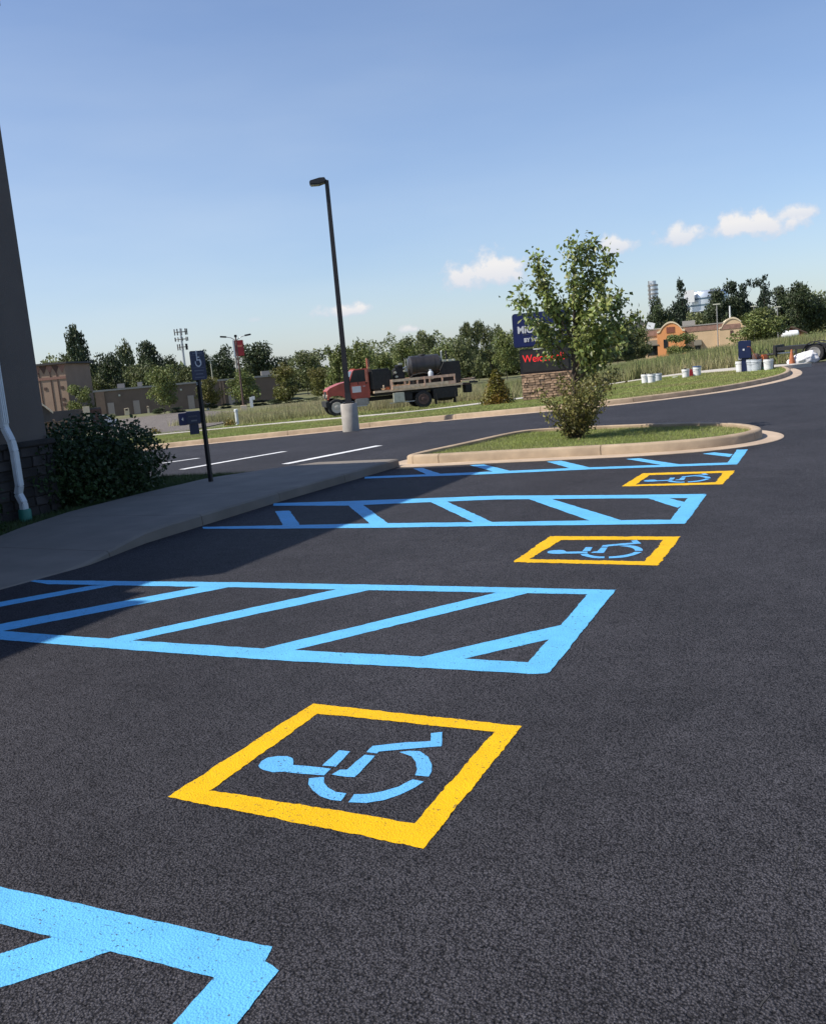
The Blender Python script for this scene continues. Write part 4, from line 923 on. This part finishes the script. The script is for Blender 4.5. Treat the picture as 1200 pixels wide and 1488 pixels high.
MB().box((.3, 0, .14), (.42, .34, .26)).build('box', 'chassis', t, bevel=.02); MB().lathe([(.1, 0), (.17, .02), (.17, .08), (.1, .1)], 16, c=(.1, -.22, 0)).build('hose_bundle', 'pipegreen', t, smooth=True)
# cone
x, y = G(1150, 530.5, 0); t = thing('traffic_cone', 'narrow orange red cone at the front of the trailer', 'traffic cone', (x, y, T(x, y)+.0), 0)
MB().box((0, 0, .02), (.36, .36, .04)).build('base', 'chassis', t, bevel=.01); MB().lathe([(.14, .04), (.035, .70), (.0, .71)], 20).build('body', 'orange', t, smooth=True); 
MB().lathe([(.103, .30), (.078, .46)], 20).build('band', 'orange', t)
# trailer
wx, wy = G(1183, 526.5); dk = math.hypot(wx, wy); k = dk/FPX
tl = thing('flatbed_trailer', 'black flatbed trailer cut off by the right edge, white sheet against its wheel', 'trailer', (wx, wy, T(wx, wy)), face(wx, wy)-R(8))
for q in (0, .95):
    for y_ in (0, 2.0): wheel('wheel', tl, q, y_, .43, .24, 'rimgrey')
for y_ in (-.05, 2.05):
    fen = MB()
    for a in range(0, 180, 15):
        a0, a1 = R(a), R(a+15); rr0, rr1 = .50, .54
        fen.add([(math.cos(t_)*r_-0, y_+s_*.15, .43+math.sin(t_)*r_) for s_ in (-1, 1) for t_, r_ in ((a0, rr0), (a1, rr0), (a1, rr1), (a0, rr1))], [(0, 1, 2, 3), (4, 7, 6, 5), (0, 4, 5, 1), (3, 2, 6, 7)])
    fen.build('fender', 'chassis', tl)
    MB().box((1.0, y_, .74), (5.4, .10, .17)).build('side_beam', 'chassis', tl)
MB().box((1.2, 1., .80), (5.2, 2.0, .06)).build('deck', 'chassis', tl); MB().box((-1.72, 1., .70), (.12, 2.3, .42)).build('front_board', 'chassis', tl)
MB().box((-1.3, .05, .54), (.9, .08, .06)).build('lower_rail', 'galv', tl)
for q in (-1.66, -.78): MB().box((q, -.05, .60), (.08, .08, .42)).build('upright', 'chassis', tl)
MB().tube([(-1.6, .2, .52), (-3.3, .95, .42)], .05, 8).build('tongue', 'chassis', tl); MB().tube([(-1.6, 1.8, .52), (-3.3, 1.0, .42)], .05, 8).build('tongue', 'chassis', tl)
MB().box((-3.4, .97, .42), (.35, .14, .14)).build('coupler', 'galv', tl); MB().tube([(-3.1, .97, .75), (-3.1, .97, .05)], .035, 8).build('jack', 'blackmetal', tl); MB().box((-3.1, .97, .03), (.3, .3, .06)).build('jack_pad', 'chassis', tl)
# white sheet over the wheel
sh_ = bmesh.new(); bmesh.ops.create_icosphere(sh_, subdivisions=4, radius=1)
for v in sh_.verts:
    c = v.co; f_ = 1+.22*mnoise.noise(c*2.6)+.12*mnoise.noise(c*6); x_ = c.x*.66*f_-.0; tpr = (.20+.26*(c.x+1)/2)
    v.co = (x_, c.y*.30*f_, max(.0, tpr*.75+c.z*tpr*f_-.08))
me = bpy.data.meshes.new('white_sheet'); sh_.to_mesh(me); sh_.free(); me.polygons.foreach_set('use_smooth', [True]*len(me.polygons))
o = tag(link('white_sheet', me, 'cloth'), 'crumpled white sheet heaped on the ground against the trailer wheel', 'sheet'); q = Vector((wx, wy, 0))-Vector((math.cos(face(wx, wy)), math.sin(face(wx, wy)), 0))*.52-Vector((wx, wy, 0)).normalized()*.55
o.location = (q.x, q.y, T(q.x, q.y)); o.rotation_euler = (0, 0, face(wx, wy))
# ------------------------------------------------------------------ far buildings
def bthing(name, label, cat, u, v, d, extra=0.):
    x, y = far(u, v, d); t = thing(name, label, cat, (x, y, T(x, y)), face(x, y)+extra); k = d/FPX
    def lx(u_): return (u_-u)*k*1.0
    def lz(u_, v_): return zat(u_, v_, d)-t.location.z
    return t, k, lx, lz
# low brown strip building behind the weathered lot
t, k, lx, lz = bthing('strip_building', 'long low brown building with pale doors behind the weathered lot', 'building', 278, 598, 168)
zr0, zr1 = lz(152, 570.5), lz(405, 544); zr = (zr0+zr1)/2; xa, xb = lx(153), lx(405)
MB().box(((xa+xb)/2, 7, zr/2-.3), (xb-xa, 14, zr+.6)).build('wall', 'brickbrown', t)
MB().box(((xa+xb)/2, 7, zr+.12), (xb-xa+.5, 14.4, .3)).build('coping', 'coping', t)
MB().box((xa+.75, -.06, zr/2-.2), (1.5, .16, zr+.38)).build('end_pier', 'bricklight', t)
for u_ in (172, 206, 280, 336): MB().box((lx(u_), -.03, 1.12), (1.05, .1, 2.3)).build('door', 'door', t)
for u_ in (185, 268, 300): MB().box((lx(u_), -.1, zr-.9), (.3, .25, .3)).build('wall_lamp', 'palebox', t)
for u_, w_ in ((186, 1.2), (212, .8), (250, 1.5), (392, 2.0)): MB().box((lx(u_), 5, zr+.65), (w_, 1.4, .8)).build('roof_unit', 'coping', t, bevel=.05)
for u_ in (322, 326): MB().box((lx(u_), -.12, zr/2), (.35, .2, zr)).build('pilaster', 'bricklight', t)
for (u_, v_, lab) in ((186, 607, 'small tan utility cabinet beside the leftmost door of the brown building'), (217, 603.5, 'thin pale utility post beside the second door of the brown building')):
    x, y = far(u_, v_, 164); q = thing('utility_cabinet', lab, 'utility box', (x, y, T(x, y)), face(x, y)); wdt = .8 if u_ == 186 else .35
    MB().box((0, 0, .6), (wdt, .5, 1.2)).build('case', 'cream', q, bevel=.04); MB().box((0, -.26, .95), (wdt*.5, .03, .3)).build('vent', 'tandark', q)
# tan building behind at the far left
t, k, lx, lz = bthing('tan_building', 'tall tan building with a dark zigzag frieze seen beyond the grey building', 'building', 76, 592, 190, R(-24))
zr = lz(76, 529.5); xa, xb = -(76-30)*k*1.1, (99-76)*k*1.1
MB().box(((xa+xb)/2, 6, zr/2-.5), (xb-xa, 12, zr+1)).build('wall', 'tan', t); MB().box(((xa+xb)/2, 6, zr+.1), (xb-xa+1.2, 13, .35)).build('roof', 'roofdark', t)
MB().box(((xa+xb)/2, -.05, zr-2.6), (xb-xa, .12, .45)).build('frieze_band', 'tanpink', t)
n = 9
for i in range(n):
    c = xa+(i+.5)*(xb-xa)/n; MB().prism([(c-.75, zr-.2), (c+.75, zr-.2), (c, zr-1.7)], -.08, .01).build('zigzag', 'tandark' if i % 2 else 'tanpink', t)
for q in (.42, .52, .72, .84): MB().box((xa+(xb-xa)*q, -.05, zr/2-.6), (.14, .1, zr-1.6)).build('pilaster', 'tandark', t)
for q, h_ in ((.62, zr-4.4), (.93, zr-4.4), (.93, zr-6.6), (.93, zr-7.6)): MB().box((xa+(xb-xa)*q*.97, -.05, h_), (.55, .1, .5)).build('window', 'tandark', t)
# dark shed with a gable and the wall that runs from it
t, k, lx, lz = bthing('gabled_shed', 'small dark gabled shed left of the dark boundary wall', 'shed', 62, 618, 70)
za, zb_ = lz(60, 583), lz(66, 598); MB().prism([(lx(40), -1), (lx(40), lz(40, 600)), (lx(59), za), (lx(74), lz(74, 598)), (lx(74), -1)], 0, 4).build('wall', 'wallgrey', t)
rfm = MB(); 
for (a, b) in (((lx(36), lz(38, 604)), (lx(59), za+.06)), ((lx(59), za+.06), (lx(78), lz(78, 601)))): rfm.prism([a, b, (b[0], b[1]+.12), (a[0], a[1]+.12)], -.3, 4.2)
rfm.build('roof', 'cream', t)
t, k, lx, lz = bthing('boundary_wall', 'dark grey wall with a pale pier between the shed and the trees', 'wall', 100, 606, 95)
MB().box(((lx(70)+lx(143))/2, .15, .5), (lx(143)-lx(70), .3, lz(105, 591)+1)).build('wall', 'wallgrey', t); hz2 = lz(105, 591)/2+.5
MB().box((lx(124), -.1, .6), (.6, .5, lz(124, 587)+1)).build('pier', 'cream', t); MB().box((lx(136), -.05, .5), ((143-128)*k, .1, lz(136, 590)+.8)).build('gate', 'tandark', t)
# parked white car at the corner of the old lot
t, k, lx, lz = bthing('parked_car', 'white car parked beyond the clipped shrub at the corner of the old lot', 'car', 139, 611, 105, R(25))
body = MB().prism([(-2.1, .35), (-2.15, .8), (-1.5, .95), (-.9, 1.42), (.7, 1.45), (1.45, .98), (2.1, .85), (2.15, .4)], -.85, .85).build('body', 'carwhite', t, bevel=.08)
MB().prism([(-1.3, .98), (-.82, 1.36), (.65, 1.38), (1.25, .98)], -.87, .87).build('windows', 'glass', t)
for a in (-1.3, 1.3):
    for b in (-.75, .75): wheel('wheel', t, a, b, .32, .2, 'rimgrey')
# weathered wooden fence behind the bush
x, y = far(72, 640, 22); t = thing('wooden_fence', 'sunlit weathered picket fence showing just behind the dark bush', 'fence', (x, y, T(x, y)), face(x, y)-R(10)); k = 22/FPX
zf = zat(72, 611, 22)-t.location.z
for i in range(16):
    o = MB().box((-.42+i*.062, random.uniform(-.01, .01), zf/2), (.05, .016, zf*random.uniform(.93, 1.03)), ry=random.uniform(-.03, .03)).build('picket', 'woodgrey', t)
for z in (.3, .75): MB().box((.05, .03, zf*z), (1.05, .03, .07)).build('rail', 'woodgrey', t)
# orange and tan restaurant
t, k, lx, lz = bthing('restaurant', 'tan and orange stucco restaurant with curved parapets beyond the weedy field', 'restaurant', 1008, 506, 190)
za = lz(1020, 472.5); xa, xb = lx(943), lx(1076)
MB().box(((xa+xb)/2, 8, za/2-.6), (xb-xa, 16, za+1.2)).build('wall', 'stuccotan', t); MB().box(((lx(997)+xb)/2, -.02, za-.5), (xb-lx(997), .12, 1.1)).build('frieze', 'rooftile', t)
MB().box(((xa+xb)/2, 8, za+.08), (xb-xa+.3, 16.3, .2)).build('coping', 'coping', t)
MB().box(((xa+lx(961))/2, -.05, za-.7), (lx(961)-xa, .3, 1.0)).build('tile_band', 'rooftile', t)
def curved(u0, u1, vt, name, m_, y0, y1):
    a, b = lx(u0), lx(u1); zt = lz((u0+u1)/2, vt); zs_ = zt-1.75; pts = [(a, -1), (b, -1), (b, zs_)]
    w_ = b-a
    for i in range(0, 13):
        s_ = 1-i/12; c = math.cos((s_-.5)*math.pi); pts.append((a+w_*(.10+.8*s_), zs_+.12+(zt-zs_-.12)*c**.7))
    pts.append((a, zs_)); o = MB().prism(pts, y0, y1).build(name, m_, t)
    cp = MB(); tp = [p for p in pts[2:]]
    for p, q in zip(tp[:-1], tp[1:]): cp.prism([p, q, (q[0], q[1]+.3), (p[0], p[1]+.3)], y0-.12, y1+.1)
    cp.build('cornice', 'cream', o); return o
o = curved(960, 997, 469, 'tower', 'stuccoorange', -1.2, 1.5); MB().box((lx(978), -1.23, lz(978, 479)), (1.5, .1, 1.1)).build('sign_board', 'shedred', o)
MB().box((lx(971), -1.22, lz(971, 499)), (.8, .1, 1.6)).build('window', 'glass', o)
o = curved(1041, 1076, 463.5, 'rear_parapet', 'stuccotan', -.6, 14); MB().box((lx(1055), -.63, lz(1055, 475)), ((1070-1044)*k, .1, .9)).build('tile_band', 'rooftile', o)
MB().box((lx(1057), -.66, lz(1057, 484)), (.5, .12, .9)).build('wall_lamp', 'tandark', o)
for (a, b) in ((945, 962), (1008, 1018)):
    MB().prism([(0, 0), (0, .0), (0, 0)], 0, .1)
    mb = MB(); x0_, x1_ = lx(a), lx(b); zt_, zb2 = lz((a+b)/2, 494), lz((a+b)/2, 501); mb.add([(x0_, -.05, zt_), (x1_, -.05, zt_), (x1_, -1.3, zb2), (x0_, -1.3, zb2), (x0_, -.05, zt_-.15), (x1_, -.05, zt_-.15), (x1_, -1.3, zb2-.15), (x0_, -1.3, zb2-.15)], [(0, 1, 2, 3), (4, 7, 6, 5), (0, 3, 7, 4), (1, 5, 6, 2), (2, 6, 7, 3)])
    mb.build('awning', 'awning', t); MB().box(((x0_+x1_)/2, -.03, zb2-1.0), (x1_-x0_-.4, .1, 1.9)).build('window', 'glass', t)
MB().box((lx(951), 3, za+.8), (1.4, 1.6, 1.3), ry=.3).build('roof_vent', 'trimwhite', t); MB().box((lx(1002), 5, za+.7), (2.4, 2, .9)).build('roof_unit', 'coping', t)
MB().tube([(lx(1056), 0, za), (lx(1056), 0, za+3.1)], .14, 8).build('vent_pipe', 'trimwhite', t)
# silver banded building and stack
t, k, lx, lz = bthing('silver_building', 'curved silver building with dark window bands rising behind the trees', 'building', 1024, 480, 420)
hw = (1046-1003)*k/2+2.5; zt = lz(1026, 421); xc = lx(1027)
bands = [(-6, lz(1020, 455), 'stuccotan', 'lower_wall'), (lz(1020, 452), lz(1020, 444.5), 'steel', 'band'), (lz(1020, 444.4), lz(1020, 442), 'glassblue', 'window_band'), (lz(1020, 441.9), lz(1020, 435), 'steel', 'band'), (lz(1020, 434.9), lz(1020, 432.5), 'glassblue', 'window_band')]
for a, b, m_, nm in bands: MB().lathe([(hw, a), (hw, b)], 40, c=(xc, hw, 0)).build(nm, m_, t, smooth=True)
MB().lathe([(hw+.15, bands[-1][1]), (hw+.15, zt-2.2), (hw-.5, zt-.6), (hw-3, zt)], 40, c=(xc, hw, 0)).build('roof', 'steel', t, smooth=True)
MB().box((xc-hw+2.4, -.4, lz(1010, 430)), (4, 1.6, 5)).build('stair_tower', 'carwhite', t)
t, k, lx, lz = bthing('silver_stack', 'tall silver cylindrical stack with rings rising left behind the trees', 'tower', 951, 480, 420)
zt = lz(950, 408); z2 = lz(950, 414)
MB().lathe([(6.4*k, -6), (6.4*k, z2), (4.6*k, z2+.2), (4.6*k, zt)], 24).build('shaft', 'steel', t, smooth=True)
for v_ in (414.5, 421, 427, 433): MB().lathe([(7.0*k, lz(950, v_)-.35), (7.0*k, lz(950, v_)+.35)], 24).build('ring', 'rimgrey', t)
MB().box((-5.2*k, -5.2*k, zt-4), (.5, .5, 8)).build('ladder', 'rimgrey', t)
# small far houses
t, k, lx, lz = bthing('brick_shed', 'small red brown shed with a shallow gable at the far right', 'shed', 1152, 492, 170)
za = lz(1150, 476); MB().prism([(lx(1138), -1), (lx(1138), za-1.2), (lx(1150), za), (lx(1165), za-1.0), (lx(1165), -1)], 0, 6).build('wall', 'shedred', t)
rfm = MB(); rfm.prism([(lx(1135), za-1.3), (lx(1150), za+.08), (lx(1169), za-1.15), (lx(1169), za-.95), (lx(1150), za+.3), (lx(1135), za-1.1)], -.5, 6.4); rfm.build('roof', 'tandark', t)
x, y = far(1147.5, 491, 160); t = thing('gas_tank', 'white horizontal tank in front of the red brown shed', 'tank', (x, y, T(x, y)), face(x, y))
zc = zat(1147.5, 486, 160)-t.location.z; MB().lathe([(.1, -1.3), (.55, -1.15), (.62, -.9), (.62, .9), (.55, 1.15), (.1, 1.3)], 20, 'X', (0, 0, zc)).build('shell', 'carwhite', t, smooth=True)
for q in (-.7, .7): MB().box((q, 0, zc/2-.3), (.2, .8, zc+.0)).build('saddle', 'polebase', t)
t, k, lx, lz = bthing('pale_house', 'pale gabled house half hidden left of the restaurant', 'house', 934, 490, 240)
za = lz(934, 465); MB().prism([(lx(922), -2), (lx(922), za-1.3), (lx(931), za), (lx(943), za-2.2), (lx(943), -2)], 0, 8).build('wall', 'cream', t)
rfm = MB(); rfm.prism([(lx(919), za-1.6), (lx(931), za+.1), (lx(945), za-2.5), (lx(945), za-2.1), (lx(931), za+.5), (lx(919), za-1.2)], -.5, 8.4); rfm.build('roof', 'coping', t)
t, k, lx, lz = bthing('white_house', 'white gabled house showing above the trees left of the motel sign', 'house', 697, 500, 330)
za = lz(697, 476); MB().prism([(lx(688), -2), (lx(688), za-3), (lx(698), za), (lx(706), za-3), (lx(706), -2)], 0, 10).build('wall', 'carwhite', t)
MB().prism([(lx(686), za-3.4), (lx(698), za+.1), (lx(708), za-3.4), (lx(708), za-3), (lx(698), za+.6), (lx(686), za-3)], -.4, 10).build('roof', 'coping', t)
# ------------------------------------------------------------------ far poles
def pole(name, label, cat, u, vb, vt, d, build):
    x, y = far(u, vb, d); t = thing(name, label, cat, (x, y, T(x, y)-.1), face(x, y)); h = zat(u, vt, d)-t.location.z; build(t, h, d/FPX); return t
def two_arm(t, h, k):
    MB().box((0, 0, .45), (.8, .8, .9)).build('concrete_base', 'cream', t, bevel=.04); MB().tube([(0, 0, .8), (0, 0, h)], [.13, .08], 10).build('shaft', 'rimrust', t)
    for s_ in (-1, 1):
        MB().tube([(0, 0, h-.5), (s_*.6, 0, h-.1), (s_*1.2, 0, h+.05)], .05, 6).build('arm', 'galv', t); MB().box((s_*1.5, 0, h+.08), (.8, .35, .2), ry=-s_*.12).build('lamp_head', 'blackmetal', t, bevel=.04)
    MB().box((0, -.2, h+.05), (.35, .5, .3)).build('lamp_head', 'blackmetal', t, bevel=.05)
pole('lot_light', 'slender lot light with two outstretched lamps beside the red sign', 'light pole', 355, 597, 488, 120, two_arm)
def redsign(t, h, k):
    MB().tube([(0, 0, 0), (0, 0, h)], .2, 10).build('post', 'coping', t); p = MB().box((1.0, 0, h-1.6), (1.7, .5, 3.2)).build('panel', 'signred', t, bevel=.04); MB().box((-.15, -.02, h-1.6), (.3, .52, 3.4)).build('edge', 'carwhite', t)
    MB().box((1.0, -.27, h-1.2), (1.2, .04, .4)).build('print', 'redfaded', p)
pole('pole_sign', 'red pole sign rising from the trees behind the two lamp light', 'sign', 351, 590, 494, 200, redsign)
def cell(t, h, k):
    MB().tube([(0, 0, 0), (0, 0, h)], [.55, .3], 10).build('shaft', 'galv', t)
    for j, z in enumerate((h-1.2, h-3.6, h-6.2)):
        n = 9
        for i in range(n):
            a = 2*math.pi*i/n; rr_ = 2.1 if j != 2 else 1.6; MB().box((math.cos(a)*rr_, math.sin(a)*rr_, z), (.36, .25, 2.0 if j != 1 else 1.3), rz=a).build('antenna', 'rimgrey' if (i+j) % 2 else 'chassis', t)
        MB().tube([(math.cos(2*math.pi*i/12)*(1.9 if j != 2 else 1.4), math.sin(2*math.pi*i/12)*(1.9 if j != 2 else 1.4), z) for i in range(13)], .09, 6).build('platform', 'rimgrey', t)
        for i in range(3): a = 2*math.pi*i/3; MB().tube([(0, 0, z), (math.cos(a)*1.9, math.sin(a)*1.9, z)], .08, 6).build('arm', 'rimgrey', t)
pole('cell_tower', 'slim cell tower with rings of antennas behind the trees above the parking sign', 'tower', 277, 598, 476, 330, cell)
def tee(t, h, k):
    MB().tube([(0, 0, 0), (0, 0, h)], [.11, .09], 8).build('shaft', 'palebox' if 'white' in t['label'] else 'rimgrey', t); MB().box((0, 0, h), (1.3, .3, .22)).build('lamp_head', 'palebox', t, bevel=.05)
pole('lot_light', 'white lot light with a short crossbar just right of the parking sign', 'light pole', 314, 590, 523, 210, tee)
pole('lot_light', 'thin lot light in front of the right half of the restaurant', 'light pole', 1043, 506, 442, 180, tee)
pole('lot_light', 'thin lot light right of the round pale green tree', 'light pole', 1130, 492, 446, 200, tee)
pole('lot_light', 'thin lot light poking above the round pale green tree', 'light pole', 1096, 492, 445, 215, tee)
def stub(t, h, k): MB().box((0, 0, h/2), (.45, .2, h)).build('board', 'carwhite', t, bevel=.03); MB().box((.3, 0, h*.9), (.5, .18, .5)).build('flag', 'carwhite', t)
pole('notice_board', 'small white board standing at the far side of the weathered lot', 'sign', 303, 597, 586, 150, stub)
pole('notice_board', 'white upright board beside the base of the two lamp light', 'sign', 366.5, 592.5, 577, 140, stub)
# ------------------------------------------------------------------ trees
TL = [
 (125, 474, 600, 42, 215, 'tall', 't_dark', 'tallest dark tree at the left, round topped, above the tan building', 0),
 (106, 512, 600, 34, 212, 'round', 't_mid', 'shorter tree tucked against the left of the tallest dark tree', 0),
 (172, 511, 600, 42, 225, 'round', 't_dark', 'dark round tree just right of the tallest left tree', 1),
 (194, 493, 600, 36, 235, 'tall', 't_mid', 'pointed grey green tree third from the tallest left tree', 1),
 (227, 496, 600, 42, 220, 'tall', 't_dark', 'dark full crowned tree left of the cell tower', 0),
 (254, 515, 600, 40, 225, 'round', 't_dark', 'dark tree at the foot of the cell tower', 0),
 (212, 528, 600, 44, 205, 'round', 't_mid', 'mid green tree standing right behind the brown building, left of its middle', 1),
 (150, 545, 600, 44, 222, 'bush', 't_mid', 'bushy green tree at the left end of the brown building', 0),
 (121, 556, 604, 36, 186, 'bush', 't_light', 'light green bushy tree above the dark boundary wall', 1),
 (133, 548, 602, 44, 228, 'bush', 't_mid', 'bushy tree between the tan building and the brown building', 0),
 (108, 556, 604, 34, 226, 'round', 't_dark', 'dark tree rising behind the pale wall pier', 1),
 (280, 530, 598, 46, 215, 'round', 't_mid', 'tree hidden partly by the parking sign panel', 0),
 (306, 509, 598, 34, 225, 'tall', 't_dark', 'dark tree right of the parking sign behind the white lot light', 1),
 (335, 502, 598, 40, 230, 'round', 't_dark', 'dark tree left of the red pole sign', 0),
 (382, 497, 595, 58, 205, 'round', 't_dark', 'big dark round tree right of the red pole sign', 1),
 (420, 517, 592, 44, 210, 'round', 't_dark', 'dim tree between the big dark round tree and the turning yellow tree', 0),
 (450, 508, 590, 58, 190, 'round', 't_mid', 'broad mid green tree left of the light pole', 1),
 (478, 540, 588, 44, 150, 'bush', 't_light', 'yellow green bush in front of the truck bonnet', 0),
 (497, 503, 590, 44, 120, 'spread', 't_light', 'loose tree crossed by the black light pole', 0),
 (527, 495, 590, 50, 118, 'round', 't_light', 'pale green tree right of the light pole above the truck cab', 1),
 (562, 510, 585, 50, 170, 'bush', 't_light', 'tree behind the headboard of the truck', 0),
 (592, 494, 580, 40, 185, 'round', 't_light', 'tree above the engine of the truck', 1),
 (622, 482, 578, 46, 170, 'spread', 't_mid', 'spreading tree above the tar tank', 1),
 (648, 496, 578, 46, 160, 'bush', 't_light', 'round tree behind the rear of the tar tank', 0),
 (672, 489, 574, 40, 165, 'round', 't_mid', 'tree just right of the tar tank hopper', 0),
 (690, 470, 570, 34, 180, 'spread', 't_mid', 'thin topped tree in front of the white house', 0),
 (716, 469, 570, 38, 185, 'spread', 't_mid', 'tree left beside the motel sign', 1),
 (738, 480, 570, 40, 170, 'round', 't_light', 'tree directly behind the left edge of the motel sign', 1),
 (860, 478, 555, 60, 165, 'round', 't_mid', 'tree seen through the right side of the young tree crown', 0),
 (898, 465, 545, 54, 170, 'round', 't_dark', 'dark tree left of the pale house', 1),
 (925, 474, 530, 44, 175, 'bush', 't_mid', 'bushy tree in front of the pale house', 1),
 (957, 431, 505, 42, 235, 'round', 't_dark', 'dark round tree hiding the foot of the silver stack', 0),
 (991, 410, 500, 42, 240, 'conifer', 't_fir', 'tall conical tree between the silver stack and the silver building', 0),
 (1043, 420, 495, 40, 250, 'tall', 't_dark', 'dark tree hiding the right end of the silver building', 0),
 (1064, 430, 495, 36, 255, 'round', 't_dark', 'lower dark tree above the rear parapet of the restaurant', 1),
 (1083, 407, 492, 46, 260, 'spread', 't_fir', 'flat layered dark tree with sky between its tiers', 1),
 (1112, 404, 490, 42, 255, 'conifer', 't_fir', 'tall pointed dark tree behind the round pale green tree', 1),
 (1137, 418, 490, 36, 260, 'tall', 't_dark', 'narrow dark tree behind the brick shed', 1),
 (1160, 411, 488, 46, 250, 'tall', 't_dark', 'tall dark tree right of the brick shed', 0),
 (1186, 428, 488, 46, 255, 'round', 't_dark', 'dark tree nearest the right edge of the picture', 0),
 (1205, 432, 488, 40, 265, 'round', 't_mid', 'tree cut by the right edge above the trailer', 1),
]
for (u, vt, vb, wp, d, k, m_, lab, sd) in TL: tree(u, vt, vb, wp, d, k, m_, lab, 'trees beyond the field and lots', sd+2*(int(u) % 2))
ST = [(240, 531, 601, 44, 150, 'round', 't_light', 'light green tree in front of the brown building, left of the parking sign', 1), (307, 545, 597, 36, 150, 'round', 't_yellow', 'small yellow green tree just right of the parking sign post', 0),
      (357, 535, 594, 46, 148, 'round', 't_light', 'light green tree behind the slender two lamp light', 0), (417, 527, 590, 42, 146, 'tall', 't_yellow', 'small tree turning yellow at the right end of the brown building', 1),
      (470, 533, 588, 36, 135, 'round', 't_yellow', 'yellowish tree left of the truck nose', 1), (1102, 447, 494, 66, 130, 'round', 't_light', 'round pale green tree beyond the narrow navy sign', 0), (989, 479, 507, 42, 165, 'bush', 't_light', 'small bright tree in front of the orange tower of the restaurant', 1)]
for (u, vt, vb, wp, d, k, m_, lab, sd) in ST: tree(u, vt, vb, wp, d, k, m_, lab, 'small planted trees', sd)
HB = [(233, 592, 602, 22, 152, 'low dark hedge left of the third door of the brown building'), (258, 590, 601, 24, 152, 'low dark hedge left beside the third door, nearer the sign'), (306, 585, 598, 26, 150, 'dark clipped hedge right of the parking sign post'), (330, 585, 596, 16, 150, 'small dark hedge left of the fourth door of the brown building'),
      (350, 582, 595, 22, 150, 'dark hedge at the foot of the slender two lamp light'), (378, 580, 592, 26, 148, 'dark hedge right of the two lamp light'), (402, 579, 590, 26, 146, 'dark hedge under the tree turning yellow'), (430, 578, 589, 28, 146, 'dark hedge right of the tree turning yellow'), (455, 577, 587, 28, 145, 'last dark hedge before the truck nose'),
      (160, 599, 612, 24, 120, 'round clipped shrub at the corner of the weathered lot')]
for i, (u, vt, vb, wp, d, lab) in enumerate(HB): tree(u, vt, vb, wp, d, 'bush', 't_mid' if i == 9 else 't_dark', lab, 'clipped hedges round the lot', i % 2, 'hedge', 'hedge')
for (u, v, lab) in ((334, 618, 'dry brown tuft left of the white marker post'), (224, 633.5, 'small brown tuft on the grass left of the navy sign')):
    x, y = G(u, v, .05); bush('dry_tuft', lab, 'plant', x, y, T(x, y), (.45, .45, .42), 500, .09, 'leafyellow', int(u), 'dry tufts by the path')
# far wood: a mass of foliage behind and between the single trees
W = []
for (u0, u1, v0, v1, d, n) in ((60, 500, 531, 537, 245, 20000), (480, 780, 520, 505, 210, 17000), (780, 960, 500, 480, 220, 8000), (940, 1230, 458, 444, 275, 13000), (530, 720, 496, 482, 420, 6500), (1150, 1260, 424, 414, 420, 2500), (60, 110, 520, 525, 300, 800)):
    uu = rng.uniform(u0, u1, n); ff = rng.uniform(0, 1, n)**.7
    for u, f_ in zip(uu, ff):
        s_ = (u-u0)/(u1-u0); vt = v0+(v1-v0)*s_; dd3 = d*(1+random.uniform(-.05, .07)); x, y = far(u, vt, dd3); z0 = T(x, y)
        zt = zat(u, vt, dd3)*(1+.0)+(mnoise.noise(Vector((u*.045, d, 0)))*.9+mnoise.noise(Vector((u*.16, d, 5)))*.6)*d*.010; W.append((x, y, z0+(zt-z0)*f_))
W = np.array(W); kind(leafcloud('far_wood', W, .85, 't_mid', None, .2, .5, .75), 'stuff')
